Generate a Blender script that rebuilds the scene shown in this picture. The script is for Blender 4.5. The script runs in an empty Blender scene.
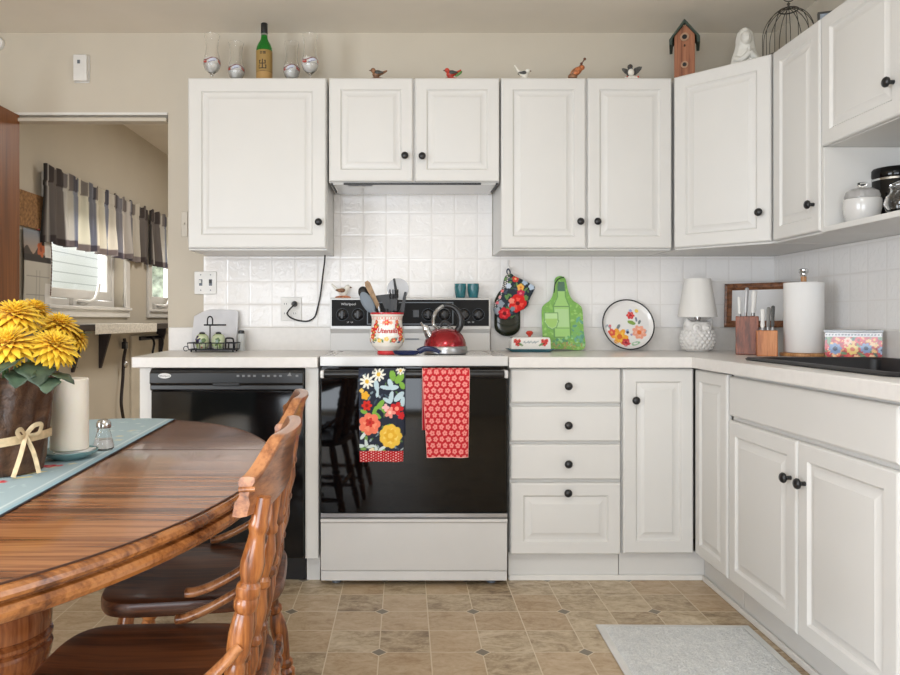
import bpy, bmesh, math, random
import numpy as np
from mathutils import Vector, Matrix
C = bpy.context.scene.collection
PI = math.pi
R = math.radians
random.seed(7)

# ---------------------------------------------------------------- camera: principal point (405,320), f = 720 px
F, CX, CY, H = 720.0, 405.0, 320.0, 1.082
def P(px, py, Y):
    return Vector(((px-CX)*Y/F, Y, H-(py-CY)*Y/F))
cd = bpy.data.cameras.new('camera'); cam = bpy.data.objects.new('camera', cd); C.objects.link(cam)
cam.location = (0, 0, H); cam.rotation_euler = (R(90), 0, 0)
cd.sensor_width = 36; cd.lens = 36*F/900; cd.shift_x = 45/900; cd.shift_y = -17.5/900; cd.clip_start = .05
bpy.context.scene.camera = cam

# ---------------------------------------------------------------- colour and node helpers
def lin(c):
    return tuple(((v/255)/12.92 if v/255 <= .04045 else ((v/255+.055)/1.055)**2.4) for v in c)
def rgba(c): return (*lin(c), 1)
class NT:
    def __init__(s, name):
        s.m = bpy.data.materials.new(name); s.m.use_nodes = True
        s.t = s.m.node_tree; s.b = s.t.nodes['Principled BSDF']
        s.out = s.t.nodes['Material Output']
    def n(s, typ, **kw):
        x = s.t.nodes.new(typ)
        for k, v in kw.items(): setattr(x, k, v)
        return x
    def lk(s, a, b): s.t.links.new(a, b)
    def put(s, sock, v):
        if isinstance(v, bpy.types.NodeSocket): s.lk(v, sock)
        else: sock.default_value = v
    def math(s, op, a, b=0.0, c=0.0):
        x = s.n('ShaderNodeMath', operation=op)
        s.put(x.inputs[0], a); s.put(x.inputs[1], b); s.put(x.inputs[2], c)
        return x.outputs[0]
    def mix(s, f, a, b):
        x = s.n('ShaderNodeMix', data_type='RGBA')
        s.put(x.inputs[0], f); s.put(x.inputs[6], a); s.put(x.inputs[7], b)
        return x.outputs[2]
    def coord(s, scale=(1,1,1), which='Object'):
        tc = s.n('ShaderNodeTexCoord'); mp = s.n('ShaderNodeMapping')
        s.lk(tc.outputs[which], mp.inputs[0]); mp.inputs['Scale'].default_value = scale
        return mp.outputs[0]
    def noise(s, vec, scale, detail=4, rough=.5, dist=0):
        x = s.n('ShaderNodeTexNoise'); s.lk(vec, x.inputs['Vector'])
        x.inputs['Scale'].default_value = scale; x.inputs['Detail'].default_value = detail
        x.inputs['Roughness'].default_value = rough; x.inputs['Distortion'].default_value = dist
        return x.outputs[0]
    def ramp(s, f, stops):
        x = s.n('ShaderNodeValToRGB'); s.lk(f, x.inputs[0]); e = x.color_ramp.elements
        e[0].position, e[0].color = stops[0]; e[1].position, e[1].color = stops[-1]
        for p, c in stops[1:-1]:
            k = e.new(p); k.color = c
        return x.outputs[0]
    def bump(s, h, strength=.2, dist=.01):
        x = s.n('ShaderNodeBump'); s.lk(h, x.inputs['Height'])
        x.inputs['Strength'].default_value = strength; x.inputs['Distance'].default_value = dist
        s.lk(x.outputs[0], s.b.inputs['Normal'])
    def set(s, **kw):
        for k, v in kw.items(): s.put(s.b.inputs[k.replace('_', ' ')], v)
        return s
MATS = {}
def mat(name, col, rough=.5, metal=0, var=.04, scale=8, bump=0, bscale=60, **kw):
    """plain procedural surface: a base colour with slight mottling"""
    if name in MATS: return MATS[name]
    n = NT(name); co = n.coord()
    f = n.noise(co, scale, 3)
    a = tuple(min(255, v*(1+var)) for v in col); b = tuple(v*(1-var) for v in col)
    n.lk(n.ramp(f, [(.3, rgba(b)), (.7, rgba(a))]), n.b.inputs['Base Color'])
    n.set(Roughness=rough, Metallic=metal, **kw)
    if bump: n.bump(n.noise(co, bscale, 4), bump, .005)
    MATS[name] = n.m; return n.m
def paintmat(name, rough=.6, sheen=0, coat=0, bump=0, bscale=400, translucent=0, trans=0):
    """surface whose printed pattern is stored on the mesh"""
    if name in MATS: return MATS[name]
    n = NT(name); at = n.n('ShaderNodeAttribute', attribute_name='Col')
    n.lk(at.outputs['Color'], n.b.inputs['Base Color'])
    n.set(Roughness=rough, Coat_Weight=coat, Sheen_Weight=sheen, Transmission_Weight=trans)
    if bump: n.bump(n.noise(n.coord(), bscale, 2), bump, .002)
    if translucent:
        tr = n.n('ShaderNodeBsdfTranslucent'); n.lk(at.outputs['Color'], tr.inputs[0])
        mx = n.n('ShaderNodeMixShader'); mx.inputs[0].default_value = translucent
        n.lk(n.b.outputs[0], mx.inputs[1]); n.lk(tr.outputs[0], mx.inputs[2]); n.lk(mx.outputs[0], n.out.inputs[0])
    MATS[name] = n.m; return n.m
def wood(name, dark, mid, light, axis, rough=.3, coat=.3, scale=1.0):
    if name in MATS: return MATS[name]
    n = NT(name)
    sc = [26*scale]*3; sc[axis] = 1.3*scale
    fine = [170*scale]*3; fine[axis] = 5*scale
    a = n.noise(n.coord(tuple(sc)), 1, 4, .55, .6)
    b = n.noise(n.coord(tuple(fine)), 1, 3, .6)
    f = n.math('ADD', n.math('MULTIPLY', a, .68), n.math('MULTIPLY', b, .32))
    n.lk(n.ramp(f, [(.38, rgba(dark)), (.47, rgba(mid)), (.58, rgba(light))]), n.b.inputs['Base Color'])
    n.set(Roughness=rough, Coat_Weight=coat, Coat_Roughness=.1)
    n.bump(b, .08, .002)
    MATS[name] = n.m; return n.m

# ---------------------------------------------------------------- mesh helpers
class MB:
    def __init__(s): s.v = []; s.f = []; s.mi = []
    def add(s, vs, fs, mi=0):
        o = len(s.v); s.v += [Vector(v) for v in vs]
        for f in fs: s.f.append(tuple(i+o for i in f)); s.mi.append(mi)
        return s
    def box(s, x0, y0, z0, x1, y1, z1, mi=0):
        vs = [(x, y, z) for z in (z0, z1) for y in (y0, y1) for x in (x0, x1)]
        return s.add(vs, [(0,2,3,1),(4,5,7,6),(0,1,5,4),(2,6,7,3),(0,4,6,2),(1,3,7,5)], mi)
    def loops(s, L, cap0=True, cap1=True, closed=True, mi=0):
        n = len(L[0]); vs = [p for l in L for p in l]; fs = []
        for i in range(len(L)-1):
            for j in range(n if closed else n-1):
                k = (j+1) % n
                fs.append((i*n+j, i*n+k, (i+1)*n+k, (i+1)*n+j))
        if cap0: fs.append(tuple(reversed(range(n))))
        if cap1: fs.append(tuple(range((len(L)-1)*n, len(L)*n)))
        return s.add(vs, fs, mi)
    def prism(s, poly, a, b, f=None, mi=0):
        f = f or (lambda u, v, w: (u, v, w))
        return s.loops([[f(u, v, a) for u, v in poly], [f(u, v, b) for u, v in poly]], mi=mi)
    def lathe(s, prof, c=(0,0,0), seg=24, mi=0, sy=1.0):
        return s.turned(prof, Vector(c), Vector((0,0,1)), seg, mi, sy)
    def turned(s, prof, c, d, seg=16, mi=0, sy=1.0):
        """profile of (radius, distance along d) revolved about the line c + t d"""
        c = Vector(c); d = Vector(d).normalized()
        if abs(d.z) > .999: x = Vector((1,0,0)); y = Vector((0,1,0)) if d.z > 0 else Vector((0,-1,0))
        else:
            x = d.cross(Vector((0,0,1))).normalized(); y = d.cross(x)
        L = [[c + d*t + x*(max(r, 1e-5)*math.cos(2*PI*k/seg)) + y*(max(r, 1e-5)*sy*math.sin(2*PI*k/seg)) for k in range(seg)] for r, t in prof]
        return s.loops(L, mi=mi)
    def tube(s, pts, r, seg=8, mi=0, closed=False, flat=1.0):
        pts = [Vector(p) for p in pts]; n = len(pts)
        rs = r if isinstance(r, (list, tuple)) else [r]*n
        L = []; t0 = None; up = None
        for i, p in enumerate(pts):
            a = pts[(i-1) % n] if closed else pts[max(i-1, 0)]
            b = pts[(i+1) % n] if closed else pts[min(i+1, n-1)]
            t = (b-a).normalized()
            if up is None:
                up = Vector((0,0,1)) if abs(t.z) < .9 else Vector((1,0,0))
            else: pass
            x = (up - t*up.dot(t))
            x = x.normalized() if x.length > 1e-6 else t.orthogonal().normalized()
            up = x; y = t.cross(x)
            L.append([p + x*(rs[i]*math.cos(2*PI*k/seg)) + y*(rs[i]*flat*math.sin(2*PI*k/seg)) for k in range(seg)])
        if closed: L.append(L[0]); return s.loops(L, False, False, mi=mi)
        return s.loops(L, mi=mi)
    def ball(s, c, rx, ry=None, rz=None, seg=16, rot=None, mi=0):
        ry = ry or rx; rz = rz or rx; c = Vector(c); L = []; m = seg//2
        for i in range(m+1):
            a = PI*i/m - PI/2; q = max(math.cos(a), 1e-4)
            l = [Vector((rx*q*math.cos(2*PI*k/seg), ry*q*math.sin(2*PI*k/seg), rz*math.sin(a))) for k in range(seg)]
            if rot: l = [rot @ p for p in l]
            L.append([c+p for p in l])
        return s.loops(L, mi=mi)
    def cells(s, us, vs, keep, a, b, f, mi=0):
        """slab made of the kept rectangles of a grid, one connected shell with holes"""
        K = {(i, j) for i in range(len(us)-1) for j in range(len(vs)-1) if keep(i, j)}
        vs_, idx, fs = [], {}, []
        def g(i, j, w):
            if (i, j, w) not in idx:
                idx[(i, j, w)] = len(vs_); vs_.append(f(us[i], vs[j], (a, b)[w]))
            return idx[(i, j, w)]
        for i, j in K:
            fs.append((g(i,j,1), g(i+1,j,1), g(i+1,j+1,1), g(i,j+1,1)))
            fs.append((g(i,j,0), g(i,j+1,0), g(i+1,j+1,0), g(i+1,j,0)))
            for (di, dj, p, q) in ((-1,0,(i,j+1),(i,j)), (1,0,(i+1,j),(i+1,j+1)), (0,-1,(i,j),(i+1,j)), (0,1,(i+1,j+1),(i,j+1))):
                if (i+di, j+dj) not in K: fs.append((g(*p,0), g(*q,0), g(*q,1), g(*p,1)))
        return s.add(vs_, fs, mi)
ORIG = {}
def obj(name, mb, m, parent=None, bevel=0, angle=38, solid=0, loc=None, remesh=0, subsurf=0, seg=2):
    o0 = Vector(loc) if loc is not None else (ORIG.get(parent.name, Vector()) if parent else Vector())
    me = bpy.data.meshes.new(name)
    me.from_pydata([v-o0 for v in mb.v], [], mb.f)
    for k in (m if isinstance(m, (list, tuple)) else [m]): me.materials.append(k)
    if any(mb.mi): me.polygons.foreach_set('material_index', mb.mi)
    me.validate(); bm = bmesh.new(); bm.from_mesh(me)
    if not solid: bmesh.ops.recalc_face_normals(bm, faces=bm.faces)
    bm.to_mesh(me); bm.free()
    me.shade_smooth(); me.set_sharp_from_angle(angle=R(angle))
    o = bpy.data.objects.new(name, me); C.objects.link(o)
    if parent: o.parent = parent; ORIG[o.name] = o0
    elif loc is not None: o.location = loc; ORIG[o.name] = o0
    if remesh:
        q = o.modifiers.new('fuse', 'REMESH'); q.mode = 'VOXEL'; q.voxel_size = remesh; q.use_smooth_shade = True
        q = o.modifiers.new('soften', 'SMOOTH'); q.iterations = 2
    if solid:
        q = o.modifiers.new('thick', 'SOLIDIFY'); q.thickness = solid; q.offset = 0
    if bevel:
        q = o.modifiers.new('edge', 'BEVEL'); q.width = bevel; q.segments = seg; q.limit_method = 'ANGLE'; q.angle_limit = R(40)
        q.harden_normals = False
    if subsurf:
        q = o.modifiers.new('smooth', 'SUBSURF'); q.levels = q.render_levels = subsurf
    return o
def tag(o, label, cat, group=None):
    o['label'] = label; o['category'] = cat
    if group: o['group'] = group
    return o
def thing(name, label, cat, loc=(0,0,0), rz=0, group=None, local=False):
    o = bpy.data.objects.new(name, None); C.objects.link(o); o.empty_display_size = .1
    o.location = loc; o.rotation_euler = (0, 0, rz)
    ORIG[o.name] = Vector() if (local or rz) else Vector(loc)
    return tag(o, label, cat, group)
def single(name, mb, m, label, cat, loc, group=None, **kw):
    return tag(obj(name, mb, m, None, loc=loc, **kw), label, cat, group)
def struct(name, mb, m, **kw):
    o = obj(name, mb, m, **kw)
    if not kw.get('parent'): o['kind'] = 'structure'
    return o
def kids(o): return [c for c in bpy.data.objects if c.parent == o]
def dup(root, loc, rz=0, label=None):
    def rec(o, parent):
        c = o.copy(); C.objects.link(c); ORIG[c.name] = ORIG.get(o.name, Vector())
        if parent: c.parent = parent
        for k in kids(o): rec(k, c)
        return c
    r = rec(root, None); r.location = loc; r.rotation_euler = (0, 0, rz)
    if label: r['label'] = label
    return r

# ---------------------------------------------------------------- printed patterns
class Paint:
    def __init__(s, U, V, base):
        s.U = np.asarray(U, float); s.V = np.asarray(V, float)
        s.c = np.zeros((len(s.U), 3)); s.c[:] = lin(base)
    def put(s, m, col): s.c[m] = lin(col); return s
    def ell(s, x, y, a, b=None, rot=0, col=(0,0,0)):
        b = b or a; dx, dy = s.U-x, s.V-y; cr, sr = math.cos(rot), math.sin(rot)
        return s.put(((dx*cr+dy*sr)/a)**2+((dy*cr-dx*sr)/b)**2 < 1, col)
    def rect(s, x0, y0, x1, y1, col): return s.put((s.U > x0)&(s.U < x1)&(s.V > y0)&(s.V < y1), col)
    def flower(s, x, y, r, n, col, eye=None, rot=0, cut=.3, er=.3, col2=None):
        dx, dy = s.U-x, s.V-y; d = np.hypot(dx, dy); t = np.arctan2(dy, dx)+rot
        lim = r*(1-cut+cut*np.abs(np.cos(n*t/2)))
        s.put(d < lim, col)
        if col2: s.put((d < lim*.66)&(np.cos(n*t/2+1.2) > .1), col2)
        if eye: s.put(d < r*er, eye)
        return s
    def leaf(s, x, y, l, w, rot, col): return s.ell(x, y, l/2, w/2, rot, col)
def setcol(o, cols):
    at = o.data.color_attributes.new('Col', 'FLOAT_COLOR', 'POINT')
    a = np.ones((len(o.data.vertices), 4), np.float32); a[:, :3] = cols
    at.data.foreach_set('color', a.ravel())
def sheet(name, us, vs, f, paint, m, parent=None, solid=.003, loc=None):
    """a cloth-like grid; paint(U, V) gives the printed colours"""
    mb = MB(); n, k = len(us), len(vs)
    pts = [f(u, v) for v in vs for u in us]
    mb.add(pts, [(j*n+i, j*n+i+1, (j+1)*n+i+1, (j+1)*n+i) for j in range(k-1) for i in range(n-1)])
    o = obj(name, mb, m, parent, loc=loc, solid=solid, angle=80)
    U = np.tile(us, k); V = np.repeat(vs, n)
    setcol(o, paint(U, V).c); return o
def lathe_painted(name, prof, c, seg, paint, m, parent=None, loc=None, sub=4, dent=None):
    """lathe with printed pattern; U = angle (0 towards the camera, + right), V = height above c"""
    pr = []
    for (r0, z0), (r1, z1) in zip(prof, prof[1:]):
        k = max(1, int(math.hypot(r1-r0, z1-z0)/.002)) if sub else 1
        for i in range(k): pr.append((r0+(r1-r0)*i/k, z0+(z1-z0)*i/k))
    pr.append(prof[-1]); mb = MB(); L = []; U = []; V = []
    for r, z in pr:
        l = []
        for k in range(seg):
            a = -PI+2*PI*k/seg; q = max(r, 1e-5)
            l.append((c[0]+q*math.sin(a), c[1]-q*math.cos(a), c[2]+z)); U.append(a); V.append(z)
        L.append(l)
    mb.loops(L); o = obj(name, mb, m, parent, loc=loc, angle=50)
    if len(o.data.vertices) == len(U): setcol(o, paint(np.array(U), np.array(V)).c)
    return o
def lettering(name, text, size, f, m, parent, extrude=.0004, shear=0, align='CENTER', bold=0):
    cu = bpy.data.curves.new('letters', 'FONT'); cu.body = text; cu.size = size; cu.extrude = extrude; cu.shear = shear
    cu.offset = bold; cu.align_x = align; cu.align_y = 'CENTER'; cu.resolution_u = 3
    t = bpy.data.objects.new('letters', cu); me = bpy.data.meshes.new_from_object(t)
    mb = MB(); mb.add([f(v.co.x, v.co.y, v.co.z) for v in me.vertices], [tuple(p.vertices) for p in me.polygons])
    bpy.data.objects.remove(t); bpy.data.curves.remove(cu); bpy.data.meshes.remove(me)
    return obj(name, mb, m, parent)
def smoothpath(pts, n=8):
    """Catmull-Rom through the points"""
    pts = [Vector(p) for p in pts]; out = []
    for i in range(len(pts)-1):
        p0, p1, p2, p3 = pts[max(i-1,0)], pts[i], pts[i+1], pts[min(i+2, len(pts)-1)]
        for k in range(n):
            t = k/n
            out.append(.5*((2*p1)+(p2-p0)*t+(2*p0-5*p1+4*p2-p3)*t*t+(3*p1-p0-3*p2+p3)*t**3))
    out.append(pts[-1]); return out
def lerp(a, b, t): return a+(b-a)*t
def ss(t): t = min(1, max(0, t)); return t*t*(3-2*t)
# ---------------------------------------------------------------- materials
WALL = mat('beige wall paint', (203,194,178), .75, bump=.03, var=.012, scale=3)
CEIL = mat('ceiling paint', (236,228,215), .8, bump=.03, var=.012, scale=3)
WHITE = mat('white cabinet foil', (217,215,211), .38, var=.006, scale=4)
TRIMW = mat('white trim paint', (228,225,220), .45, var=.01)
COUNTER = mat('white laminate', (226,222,217), .28, var=.012, scale=40)
BLACK = mat('black knob', (26,26,28), .32, var=.1)
GLOSSB = mat('black oven glass', (5,5,6), .04, var=.02, Specular_IOR_Level=.32)
PLASTB = mat('black appliance plastic', (20,20,22), .28, var=.05)
ENAMEL = mat('white enamel', (208,206,203), .2, var=.006, Coat_Weight=.3)
CHROME = mat('chrome', (205,205,205), .14, 1)
STEEL = mat('brushed steel', (170,170,172), .3, 1)
GREYP = mat('grey plastic', (105,112,120), .45)
IVORY = mat('ivory plastic', (222,216,204), .4)
PLATEW = mat('white plastic plate', (228,226,222), .35)
DARKW = mat('dark brown board', (44,32,28), .5)
IRON = mat('black wire', (28,28,34), .4, .5)
TABLE = wood('oak table', (74,40,22), (126,78,48), (160,108,70), 0, .24, .5, 1.5)
TEDGE = wood('oak edge', (88,48,22), (132,80,40), (166,108,58), 0, .26, .5, .8)
OAKZ = wood('oak turned', (78,40,17), (138,78,36), (180,114,60), 2, .28, .4)
OAKY = wood('oak crest', (92,52,28), (146,90,52), (178,120,76), 1, .3, .4)
SEAT = wood('oak seat', (58,29,15), (90,49,26), (118,69,38), 0, .4, .2)
DOORW = wood('brown door veneer', (104,58,24), (126,72,32), (142,86,40), 2, .4, .1, .5)
PLY = wood('light wood', (150,102,58), (184,132,82), (206,156,104), 2, .4, .1)
BLOCKD = wood('red brown wood', (82,38,24), (116,58,38), (146,80,54), 2, .35, .2, 2)
BLOCKL = wood('orange wood', (160,92,44), (190,116,60), (206,136,78), 2, .4, .1)
FRAMEW = wood('walnut frame', (74,42,22), (112,68,40), (140,90,56), 0, .4, .2, 2)
P_CLOTH = paintmat('printed cotton', .9, 0, bump=.15, bscale=900)
P_GLAZE = paintmat('painted glaze', .18, coat=.4)
P_MATT = paintmat('printed board', .5)
P_CURT = paintmat('curtain cotton', .9, .1, translucent=.45)
GLASS = NT('clear glass').set(Base_Color=(1,1,1,1), Roughness=.02, Transmission_Weight=1, IOR=1.42).m
PANE = NT('window pane')
_t = PANE.n('ShaderNodeBsdfTransparent'); _g = PANE.n('ShaderNodeBsdfGlossy'); _g.inputs['Roughness'].default_value = .02
_x = PANE.n('ShaderNodeMixShader'); _x.inputs[0].default_value = .06
PANE.lk(_t.outputs[0], _x.inputs[1]); PANE.lk(_g.outputs[0], _x.inputs[2]); PANE.lk(_x.outputs[0], PANE.out.inputs[0])
PANE = PANE.m

def floor_material():
    n = NT('vinyl floor'); tx, ty = .1685, .1635
    g = n.n('ShaderNodeNewGeometry').outputs['Position']; sp = n.n('ShaderNodeSeparateXYZ'); n.lk(g, sp.inputs[0])
    u = n.math('DIVIDE', n.math('ADD', sp.outputs[0], .0846+40*tx), tx)
    v = n.math('DIVIDE', n.math('ADD', sp.outputs[1], -2.672+40*ty), ty)
    fu = n.math('ABSOLUTE', n.math('SUBTRACT', n.math('FRACT', n.math('ADD', u, .5)), .5))
    fv = n.math('ABSOLUTE', n.math('SUBTRACT', n.math('FRACT', n.math('ADD', v, .5)), .5))
    line = n.math('LESS_THAN', n.math('MINIMUM', fu, fv), .011)
    u2 = n.math('MULTIPLY', n.math('ABSOLUTE', n.math('SUBTRACT', n.math('FRACT', n.math('ADD', n.math('DIVIDE', u, 2), .5)), .5)), 2)
    v2 = n.math('MULTIPLY', n.math('ABSOLUTE', n.math('SUBTRACT', n.math('FRACT', n.math('ADD', n.math('DIVIDE', v, 2), .5)), .5)), 2)
    d = n.math('ADD', u2, v2)
    dia = n.math('LESS_THAN', d, .145); dring = n.math('LESS_THAN', d, .178)
    cell = n.n('ShaderNodeCombineXYZ'); n.lk(n.math('FLOOR', u), cell.inputs[0]); n.lk(n.math('FLOOR', v), cell.inputs[1])
    wn = n.n('ShaderNodeTexWhiteNoise', noise_dimensions='3D'); n.lk(cell.outputs[0], wn.inputs[0])
    # every tile has its own marbling: the tile number shifts the noise
    off = n.n('ShaderNodeVectorMath', operation='MULTIPLY_ADD'); n.lk(wn.outputs['Color'], off.inputs[0]); off.inputs[1].default_value = (30,30,30)
    st = n.n('ShaderNodeVectorMath', operation='MULTIPLY'); n.lk(g, st.inputs[0]); st.inputs[1].default_value = (.75,1.2,1)
    n.lk(st.outputs[0], off.inputs[2])
    a = n.noise(off.outputs[0], 15, 6, .68, .9)
    b = n.noise(off.outputs[0], 70, 4, .7)
    f = n.math('ADD', n.math('ADD', n.math('MULTIPLY', a, .62), n.math('MULTIPLY', b, .3)), n.math('MULTIPLY', wn.outputs['Value'], .14))
    base = n.ramp(f, [(.36, rgba((128,106,82))), (.46, rgba((168,147,118))), (.55, rgba((192,173,144))), (.68, rgba((212,196,170)))])
    rust = n.mix(n.math('MULTIPLY', n.math('GREATER_THAN', wn.outputs['Value'], .6), .34), base, rgba((166,126,84)))
    gro = rgba((212,198,172))
    col = n.mix(line, rust, gro); col = n.mix(dring, col, gro); col = n.mix(dia, col, rgba((128,118,104)))
    n.lk(col, n.b.inputs['Base Color']); n.set(Roughness=.42)
    n.bump(n.math('SUBTRACT', b, n.math('MULTIPLY', line, .6)), .12, .002)
    return n.m
def tile_material(axis):
    """embossed 4.4 inch wall tiles, grout lines and raised fruit reliefs on the glossy glaze"""
    n = NT('glossy tile'); t = .113
    g = n.n('ShaderNodeNewGeometry').outputs['Position']; sp = n.n('ShaderNodeSeparateXYZ'); n.lk(g, sp.inputs[0])
    u = n.math('DIVIDE', n.math('ADD', sp.outputs[axis], .9967+40*t), t)
    v = n.math('DIVIDE', n.math('ADD', sp.outputs[2], -1.046+40*t), t)
    fu = n.math('ABSOLUTE', n.math('SUBTRACT', n.math('FRACT', n.math('ADD', u, .5)), .5))
    fv = n.math('ABSOLUTE', n.math('SUBTRACT', n.math('FRACT', n.math('ADD', v, .5)), .5))
    mn = n.math('MINIMUM', fu, fv)
    line = n.math('LESS_THAN', mn, .02)
    rel = n.noise(g, 42, 2, .4, .5)
    inner = n.math('GREATER_THAN', mn, .09)
    lump = n.math('MULTIPLY', n.math('SMOOTH_MIN', n.math('MAXIMUM', n.math('SUBTRACT', rel, .46), 0), .12, .05), inner)
    h = n.math('ADD', n.math('MULTIPLY', lump, 5.0), n.math('MINIMUM', n.math('MULTIPLY', mn, 14), 1.0))
    n.lk(n.mix(line, rgba((240,237,234)), rgba((226,222,218))), n.b.inputs['Base Color'])
    n.set(Roughness=n.math('ADD', .16, n.math('MULTIPLY', line, .4)))
    n.bump(h, .3, .003)
    return n.m
FLOOR = floor_material(); TILEX = tile_material(0); TILEY = tile_material(1)

# ---------------------------------------------------------------- the setting
YW, XR, XL, ZC = 3.57, 1.835, -2.75, 2.505         # back wall, right wall, left wall, ceiling
YF = -2.3
XN = -2.05                                          # window wall of the room behind the doorway
DX0, DX1, DZ = -1.97, -1.175, 2.108                # doorway
struct('floor', MB().box(XL-.1, YF-.1, -.06, XR+.1, 6.9, 0), FLOOR)
struct('ceiling', MB().box(XL-.1, YF-.1, ZC, XR+.1, 6.9, ZC+.06), CEIL)
struct('wall_back', MB().cells([XL-.1, DX0, DX1, XR+.1], [0, DZ, ZC], lambda i, j: not (i == 1 and j == 0), YW, YW+.06, lambda u, v, w: (u, w, v)), WALL)
struct('wall_right', MB().cells([YF, .1, 1.5, YW], [0, 1.12, 2.0, ZC], lambda i, j: not (i == 1 and j == 1), XR, XR+.1, lambda u, v, w: (w, u, v)), WALL)
struct('wall_left', MB().cells([YF, -1.5, .3, YW], [0, .4, 1.95, ZC], lambda i, j: not (i == 1 and j == 1), XL-.1, XL, lambda u, v, w: (w, u, v)), WALL)
struct('wall_front', MB().cells([XL-.1, -2.1, .3, XR+.1], [0, .05, 2.05, ZC], lambda i, j: not (i == 1 and j == 1), YF-.1, YF, lambda u, v, w: (u, w, v)), WALL)
# rear room: window wall with two openings, end wall, side wall
W1 = (4.13, 5.24, 1.17, 1.85); W2 = (5.78, 6.55, 1.17, 1.85)
ys = [YW+.06, W1[0], W1[1], W2[0], W2[1], 6.9]; zs = [0, W1[2], W1[3], ZC]
struct('wall_side', MB().cells(ys, zs, lambda i, j: not (i in (1, 3) and j == 1), XN-.14, XN, lambda u, v, w: (w, u, v)), WALL)
struct('wall_end', MB().box(XN, 6.8, 0, 1.0, 6.9, ZC), WALL)
struct('wall_inner', MB().box(.9, YW+.06, 0, 1.0, 6.8, ZC), WALL)
struct('trim_1', MB().box(DX0, YW-.012, DZ-.012, DX1, YW+.06, DZ-.0), TRIMW)
struct('trim_2', MB().box(DX0-.003, YW-.02, DZ-.045, DX1-.003, YW+.04, DZ-.028), WALL)
door = struct('door_1', MB().box(-1.947, 2.83, .01, -1.909, YW-.002, 2.096), DOORW, bevel=.003)
hn = MB().turned([(.026,0),(.026,.006),(.01,.008),(.01,.03),(.026,.04),(.03,.055),(.02,.068),(0,.07)], (-1.909, 2.9, .96), (1,0,0))
o = obj('door_knob', hn, CHROME, door)
# windows of the rear room
def casement(i, w):
    y0, y1, z0, z1 = w; X = XN-.1
    fr = MB().cells([y0, y0+.045, y1-.045, y1], [z0, z0+.045, z1-.045, z1], lambda a, b: not (a == 1 and b == 1), X-.03, X+.035, lambda u, v, q: (q, u, v))
    wd = struct(f'window_{i}', fr, TRIMW, bevel=.004)
    cs = MB().cells([y0-.075, y0, y1, y1+.075], [z0-.07, z0, z1, z1+.07], lambda a, b: not (a == 1 and b == 1), XN, XN+.022, lambda u, v, q: (q, u, v))
    obj('window_casing', cs, TRIMW, wd, bevel=.004)
    obj('window_sill', MB().box(XN-.06, y0-.06, z0-.022, XN+.045, y1+.06, z0), TRIMW, wd, bevel=.005)
    sa = MB().cells([y0+.05, y0+.11, y1-.11, y1-.05], [z0+.05, z0+.11, z1-.11, z1-.05], lambda a, b: not (a == 1 and b == 1), X-.01, X+.03, lambda u, v, q: (q, u, v))
    obj('window_sash', sa, TRIMW, wd, bevel=.004)
    obj('window_pane', MB().box(X+.005, y0+.1, z0+.1, X+.009, y1-.1, z1-.1), PANE, wd)
    yc = lerp(y0, y1, .52)
    cr = smoothpath([(X+.045, yc-.12, z0+.03), (X+.075, yc-.1, z0+.035), (X+.085, yc-.02, z0+.03), (X+.09, yc+.07, z0+.05), (X+.09, yc+.12, z0+.1), (X+.088, yc+.15, z0+.155)], 5)
    mb = MB().tube(cr, .011, 8).box(X+.02, yc-.17, z0+.004, X+.06, yc-.06, z0+.05)
    obj('window_crank', mb, TRIMW, wd)
casement(1, W1); casement(2, W2)
# wall tile fields
tl = MB().cells([-.9967, -.352, .431, XR-.0006], [1.046, 1.397, 1.704], lambda i, j: j == 0 or i == 1, YW-.008, YW-.0005, lambda u, v, w: (u, w, v))
struct('trim_3', tl, TILEX)
struct('trim_4', MB().box(XR-.008, .9, 1.046, XR-.0005, YW-.0082, 1.397), TILEY)
# white skirting strips along the plinths
struct('baseboard_back', MB().box(.432, 2.988, 0, 1.236, 2.9995, .022), TRIMW, bevel=.003)
struct('baseboard_right', MB().box(1.2335, 1.2, 0, 1.2445, 2.9865, .022), TRIMW, bevel=.003)

# ---------------------------------------------------------------- cabinets
def panel(mb, x0, x1, z0, z1, y, raised=True, edge=.052, th=.019):
    """slab front with routed edge and raised centre panel"""
    def lp(i, d): return [(x0+i, y+d, z0+i), (x1-i, y+d, z0+i), (x1-i, y+d, z1-i), (x0+i, y+d, z1-i)]
    L = [lp(0, th), lp(0, .007), (lp(.0025, .0025)), lp(.007, 0)]
    if raised:
        e = edge
        L += [lp(e, 0), lp(e+.004, .006), lp(e+.008, .009), lp(e+.013, .009), lp(e+.034, .002), lp(e+.036, .0005), lp(e+.040, .0)]
    return mb.loops(L)
def knob_mb(x, z, y):
    return MB().turned([(.007,0),(.0065,.012),(.009,.016),(.0155,.02),(.0165,.025),(.014,.03),(.008,.0335),(0,.0345)], (x, y, z), (0,-1,0), 20)
def cabinet(name, label, loc, rz, w, d, z0, z1, fronts, group, toe=None, carcass=None, cat='cabinet', edge=.052):
    r = thing(name, label, cat, loc, rz, group, local=True)
    cb = carcass or MB().box(.001, .0205, z0, w-.001, d, z1)
    obj('carcass', cb, WHITE, r, bevel=.0015)
    for kind, x0, x1, a, b, kx, kz in fronts:
        raised = kind in ('door', 'drawer')
        f = obj('drawer' if 'drawer' in kind else 'door' if kind == 'door' else 'false_front', panel(MB(), x0, x1, a, b, 0, raised, edge), WHITE, r, angle=25)
        if kx is not None: obj('knob', knob_mb(kx, kz, 0), BLACK, f)
    if toe: obj('toe_kick', MB().box(toe[1] if len(toe) > 1 else .001, toe[0], 0, toe[2] if len(toe) > 1 else w-.001, toe[0]+.012, z0-.0005), WHITE, r)
    return r
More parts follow.
